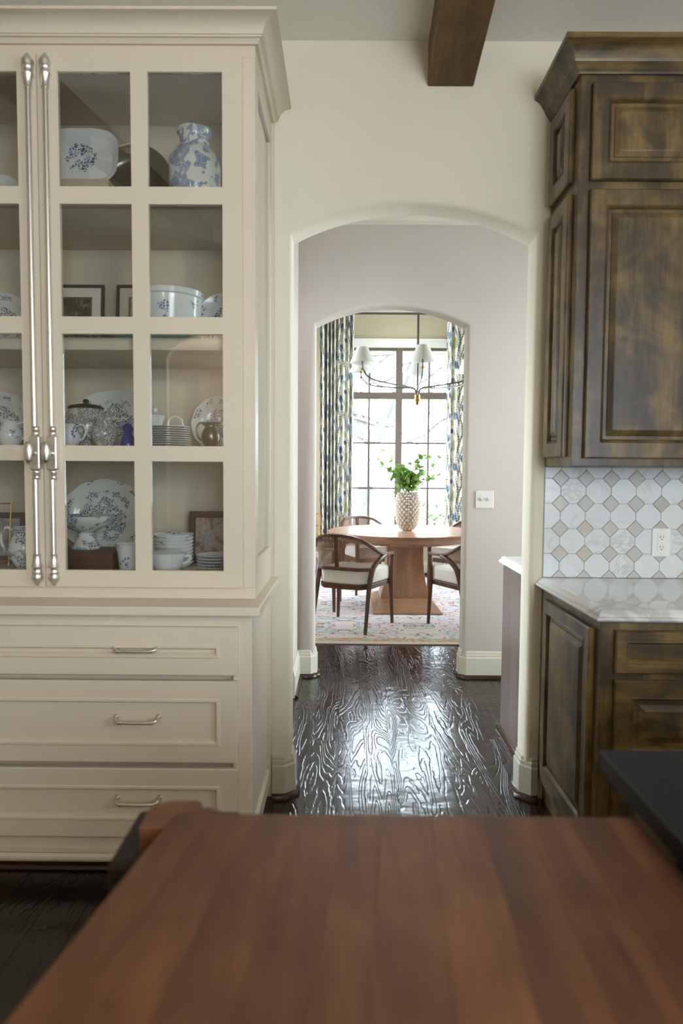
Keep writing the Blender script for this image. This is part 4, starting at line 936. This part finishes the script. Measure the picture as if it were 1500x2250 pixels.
es = thing('brass_easel', 'thin brass display easel in front of the faded picture', 'easel', (-1.30, 2.50, G1+.0005))
MB().tube([(-.06,0,0),(-.06,.03,.235)], .0025, 6).tube([(.06,0,0),(.06,.03,.235)], .0025, 6).tube([(-.06,.03,.23),(.06,.03,.23)], .0025, 6).tube([(-.06,-.01,.02),(.06,-.01,.02)], .0025, 6).tube([(-.06,-.01,.02),(-.06,.003,.02)], .0025, 6).tube([(.06,-.01,.02),(.06,.003,.02)], .0025, 6).build('rods', MT['brass'], es, smooth=50)
jug('milk_jug', 'white milk jug with blue flowers beside the brass easel', MT['china'], -1.135, 2.40, G1, .054, .155, -1)

# ------------------------------------------------------------------ stained cabinets (right)
SM = MT['stain']
def panel_door(name, parent, w_, h_, loc, rz, fw=.06, t=.02, axis='Z', flat=False):
    d = MB().nested(w_, h_, [(0,0),(0,-t+.005),(.004,-t),(fw-.006,-t),(fw-.003,-t-.002),(fw,-t),(fw+.006,-t+.009),(fw+.006,-t+.012)], fill=False).build(name, SM[axis], parent, loc=loc, rot=(0,0,rz))
    if flat: MB().nested(w_-2*fw-.012, h_-2*fw-.012, [(0,-t+.012),(.002,-t+.0115)], x=fw+.006, z=fw+.006).build('panel', SM[axis], d)
    else: MB().nested(w_-2*fw-.012, h_-2*fw-.012, [(0,-t+.012),(.012,-t+.012),(.014,-t+.009),(.030,-t+.001),(.033,-t+.0)], x=fw+.006, z=fw+.006).build('panel', SM[axis], d)
    return d
RX0, RX1 = .80, 1.76
uc = thing('wall_cabinet', 'stained brown wall cabinet with raised panels above the marble counter', 'cabinet', (0, 0, 0))
UF = 2.43
MB().box(RX0, RX1, UF, D-.002, 1.368, 2.72).build('case', SM['Z'], uc, bevel=.002)
for k in range(2):
    xx = .838+k*.452
    panel_door('door', uc, .44, .325, (xx, UF-.0005, 2.350), 0)
    panel_door('door', uc, .44, .924, (xx, UF-.0005, 1.396), 0)
# side doors: face -X, local x runs -Y direction
panel_door('side_door', uc, .232, .320, (RX0-.0005, 2.712, 2.368), -R(90), fw=.058)
panel_door('side_door', uc, .232, .925, (RX0-.0005, 2.712, 1.402), -R(90), fw=.058)
cq = [(0,2.706),(.010,2.706),(.014,2.716),(.020,2.722),(.024,2.730),(.030,2.736),(.033,2.746),(.042,2.760),(.050,2.775),(.063,2.785),(.072,2.789),(.072,2.806),(0,2.806)]
MB().mould([(RX0, D-.003),(RX0, UF),(RX1, UF)], cq).build('crown', SM['X'], uc, smooth=25)
lc = thing('base_cabinet', 'stained brown base cabinet with drawer below the marble counter', 'cabinet', (0, 0, 0))
LF = 2.108
MB().box(RX0, RX1, LF, D-.002, .09, .884).box(RX0+.02, RX1, LF+.07, D-.002, .0, .09).build('case', SM['Z'], lc, bevel=.002)
for k in range(2):
    xx = .842+k*.452
    panel_door('drawer', lc, .44, .135, (xx, LF-.0005, .721), 0, fw=.038, axis='X', flat=True)
    panel_door('drawer', lc, .44, .275, (xx, LF-.0005, .425), 0, fw=.058, axis='X')
    panel_door('drawer', lc, .44, .275, (xx, LF-.0005, .125), 0, fw=.058, axis='X')
panel_door('side_door', lc, .50, .70, (RX0-.0005, 2.655, .150), -R(90), fw=.05)
cn = thing('marble_counter', 'white marble counter with grey veins on the stained base cabinet', 'worktop', (0, 0, 0))
CY = 2.083
op = [(0,.8845),(.004,.8845),(.012,.888),(.015,.894),(.013,.900),(.006,.902),(.006,.905),(.004,.910),(-.002,.914),(-.010,.9215),(-.02,.922)]
mb = MB().mould([(RX0-.012, D-.002),(RX0-.012, CY),(RX1, CY)], op+[(-.03,.922),(-.03,.8845)])
mb.box(RX0+.0175, RX1, CY+.0299, D-.002, .8845, .922).build('slab', MT['marble'], cn, smooth=40)

# octagon and dot tiles
bs = struct(B(RX0, RX1, D-.006, D-.0005, .9225, 1.3675).build('wall_backsplash', MT['grout']))
def clip(poly, x0, x1, z0, z1):
    for ax, lim, sg in ((0,x0,1),(0,x1,-1),(1,z0,1),(1,z1,-1)):
        out = []
        for i in range(len(poly)):
            p, q_ = poly[i], poly[(i+1)%len(poly)]; a_, b_ = sg*(p[ax]-lim), sg*(q_[ax]-lim)
            if a_ >= 0: out.append(p)
            if a_*b_ < 0: t = a_/(a_-b_); out.append((p[0]+(q_[0]-p[0])*t, p[1]+(q_[1]-p[1])*t))
        poly = out
        if len(poly) < 3: return []
    return poly
def tile_mesh(poly, mat, key, cache={}):
    if key in cache: return cache[key]
    n = len(poly); cx = sum(p[0] for p in poly)/n; cz = sum(p[1] for p in poly)/n; mb = MB(); T = .0075
    ins = [(cx+(p[0]-cx)*(1-.0016/max(.004, math.hypot(p[0]-cx, p[1]-cz))), cz+(p[1]-cz)*(1-.0016/max(.004, math.hypot(p[0]-cx, p[1]-cz)))) for p in poly]
    vs = [(x_,0,z_) for x_,z_ in poly]+[(x_,-T+.0014,z_) for x_,z_ in poly]+[(x_,-T,z_) for x_,z_ in ins]
    fs = [(i,(i+1)%n,n+(i+1)%n,n+i) for i in range(n)]+[(n+i,n+(i+1)%n,2*n+(i+1)%n,2*n+i) for i in range(n)]+[tuple(2*n+i for i in range(n))]
    mb.add(vs, fs); o = mb.build('tile', mat); me = o.data; bpy.data.objects.remove(o)
    if key[0] != 'cut': cache[key] = me
    return me
PT = .1007; dr_ = .0335; gp = .0014; DX0, DZ0 = .8635, 1.3222; rt = random.Random(9)
def octa():
    h = PT/2-gp/2; cdist = dr_+gp*.6
    return [(-h, -h+cdist-.0),(-h+cdist,-h),(h-cdist,-h),(h,-h+cdist),(h,h-cdist),(h-cdist,h),(-h+cdist,h),(-h,h-cdist)]
OC = octa(); DM = [(-dr_,0),(0,-dr_),(dr_,0),(0,dr_)]
for i in range(-1, 10):
    for j in range(-5, 2):
        for kind in ('oct', 'dot'):
            cx = DX0+i*PT+(PT/2 if kind == 'oct' else 0); cz = DZ0+j*PT+(PT/2 if kind == 'oct' else 0)
            poly = [(p[0]+cx, p[1]+cz) for p in (OC if kind == 'oct' else DM)]; cl_ = clip(poly, RX0+.0005, RX1, .9235, 1.3665)
            if len(cl_) < 3: continue
            area = abs(sum(cl_[k][0]*cl_[(k+1)%len(cl_)][1]-cl_[(k+1)%len(cl_)][0]*cl_[k][1] for k in range(len(cl_))))/2
            if area < 2e-5: continue
            full = min(p[0] for p in poly) > RX0 and max(p[0] for p in poly) < RX1 and min(p[1] for p in poly) > .9235 and max(p[1] for p in poly) < 1.3665
            loc = [(p[0]-cx, p[1]-cz) for p in cl_]; mt_ = MT['tile'] if kind == 'oct' else MT['dot']
            me = tile_mesh(loc, mt_, (kind,) if full else ('cut', kind, i, j))
            o = bpy.data.objects.new('tile', me); C.objects.link(o); o.parent = bs; o.location = (cx, D-.006+rt.uniform(0,.0008), cz)
            o.rotation_euler = (rt.uniform(-.006,.006), 0, rt.uniform(-.006,.006))
ol = thing('wall_outlet', 'white double outlet on the marble tile wall', 'outlet', (1.269, D-.0136, 1.068))
B(-.0375,.0375,-.006,0,-.057,.057).build('plate', MT['plastic'], ol, bevel=.003)
B(-.0165,.0165,-.009,-.0061,-.034,.034).build('socket', MT['plastic'], ol, bevel=.001)
for sz in (-.020,.020):
    for sx, hh in ((-.006,.005),(.006,.004)): B(sx-.001,sx+.001,-.0096,-.0091,sz-hh+.003,sz+hh+.003).build('slot', MT['slot'], ol)
    MB().lathe([(0,0),(.0025,0),(.0025,.0005),(0,.0005)], 10).build('slot', MT['slot'], ol, loc=(0,-.0091,sz-.008), rot=(R(90),0,0))
B(-.006,.006,-.0098,-.0091,-.004,.0).build('test_button', MT['plastic'], ol); B(-.006,.006,-.0098,-.0091,.0008,.0045).build('test_button', MT['plastic'], ol)
for sz in (-.046,.046): MB().lathe([(0,0),(.003,0),(.003,.001),(0,.0012)], 10).build('screw', MT['nickel'], ol, loc=(0,-.0061,sz), rot=(R(90),0,0))

# ------------------------------------------------------------------ island
isl = thing('kitchen_island', 'dark island base with square corner posts under the walnut top', 'island', (0, 0, 0))
B(.43, 1.55, -1.0, .985, .09, .8838).build('body', SM['Z'], isl, bevel=.003)
B(.48, 1.50, -.95, .93, 0, .0898).build('plinth', MT['darkpost'], isl)
panel_door('end_panel', isl, 1.0, .72, (1.49, .9855, .13), R(180), fw=.08)
B(-.17, .4298, -.9, .865, .745, .8385).build('apron', MT['darkpost'], isl, bevel=.003)
for py in (.915, -.92):
    px_ = -.226; p_ = MB().box(px_-.055, px_+.055, py-.055, py+.055, .10, .79).box(px_-.068, px_+.068, py-.068, py+.068, 0, .10).box(px_-.062, px_+.062, py-.062, py+.062, .70, .715).build('post', MT['darkpost'], isl, bevel=.005)
    MB().prism([(px_-.076, py-.072),(px_+.076, py-.072),(px_+.076, py+.072),(px_-.076, py+.072)], .7902, .8385).build('post_cap', MT['darkpost'], isl, bevel=.008)
wt_ = thing('walnut_top', 'thick walnut plank worktop with notched corner in the foreground', 'worktop', (0, 0, 0))
def xl_(y): return -.232+(y-.854)*.157
ZT = .879; NB = 11; Y0, Y1 = -.85, .896
rbz = random.Random(21); cuts = [0]
for k in range(NB): cuts.append(cuts[-1]+rbz.uniform(.75, 1.3))
cuts = [q_/cuts[-1] for q_ in cuts]
def xs_(s_, y): return xl_(y)*(1-s_)+.3935*s_
for k in range(NB):
    a_, b_ = cuts[k], cuts[k+1]; g = .0001
    P = [(xs_(a_, Y0)+g, Y0),(xs_(b_, Y0)-g, Y0),(xs_(b_, Y1)-g, Y1),(xs_(a_, Y1)+g, Y1)]
    MB().prism(P, ZT-.040, ZT-rbz.uniform(0,.0002)).build('board', MT['walnut'], wt_, bevel=.0003)
# corner ear over the post
ear = [(-.2322,.8605),(-.2645,.8605),(-.2655,.905),(-.258,.922),(-.240,.932),(-.204,.933),(-.196,.927),(-.197,.920),(-.190,.9135),(-.183,.9150),(-.176,.909),(-.166,.904),(-.160,.8965),(-.2245,.8965)]
MB().prism(ear, ZT-.040, ZT).build('corner_ear', MT['walnut'], wt_, bevel=.0015)
sl = tag(B(.3945, 1.60, -1.06, 1.036, .8842, .914).build('island_slab', MT['black'], bevel=.003), 'black stone worktop on the island beside the walnut top', 'worktop')

# ------------------------------------------------------------------ unseen lamps added behind the camera for warm light
def lamp(name, label, x, y, z, zt, watt, rad=.10):
    t = thing(name, label, 'lamp', (x, y, 0), group='globe lamps added behind the camera')
    if zt-z > .2: MB().tube([(0,0,z+rad+.02),(0,0,zt)], .006, 8).build('cord', MT['iron'], t, smooth=50)
    MB().lathe([(0,z+rad+.035),(.03,z+rad+.03),(.035,z+rad-.004),(.03,z+rad-.006),(0,z+rad-.005)], 20).build('lamp_holder', MT['brass'], t, smooth=40)
    n = 16; g = MB().lathe([(rad*math.sin(PI*k/n)+(0 if 0 < k < n else 0), z-rad*math.cos(PI*k/n)) for k in range(n+1)], 32).build('globe', MT['globe'], t, smooth=80)
    l = bpy.data.lights.new('bulb', 'POINT'); l.energy = watt; l.color = (1.0, .86, .70); l.shadow_soft_size = .03
    o = bpy.data.objects.new('bulb', l); C.objects.link(o); o.parent = t; o.location = (0, 0, z)
MT['globe'] = glassmat('clear_globe_glass', (1, .98, .95), 1.0)
lamp('added_pendant', 'clear globe pendant lamp added over the walnut top for warm fill light', .85, -.35, 2.15, zc_(-.35)-.001, FILL_LAMP)
lamp('added_pendant', 'clear globe pendant lamp added over the black slab end for warm fill light', .85, -1.45, 2.15, zc_(-1.45)-.001, FILL_LAMP)
lamp('added_passage_lamp', 'clear globe lamp added to light the passage behind the rear arch', -1.4, -4.1, 2.45, 2.999, 45)
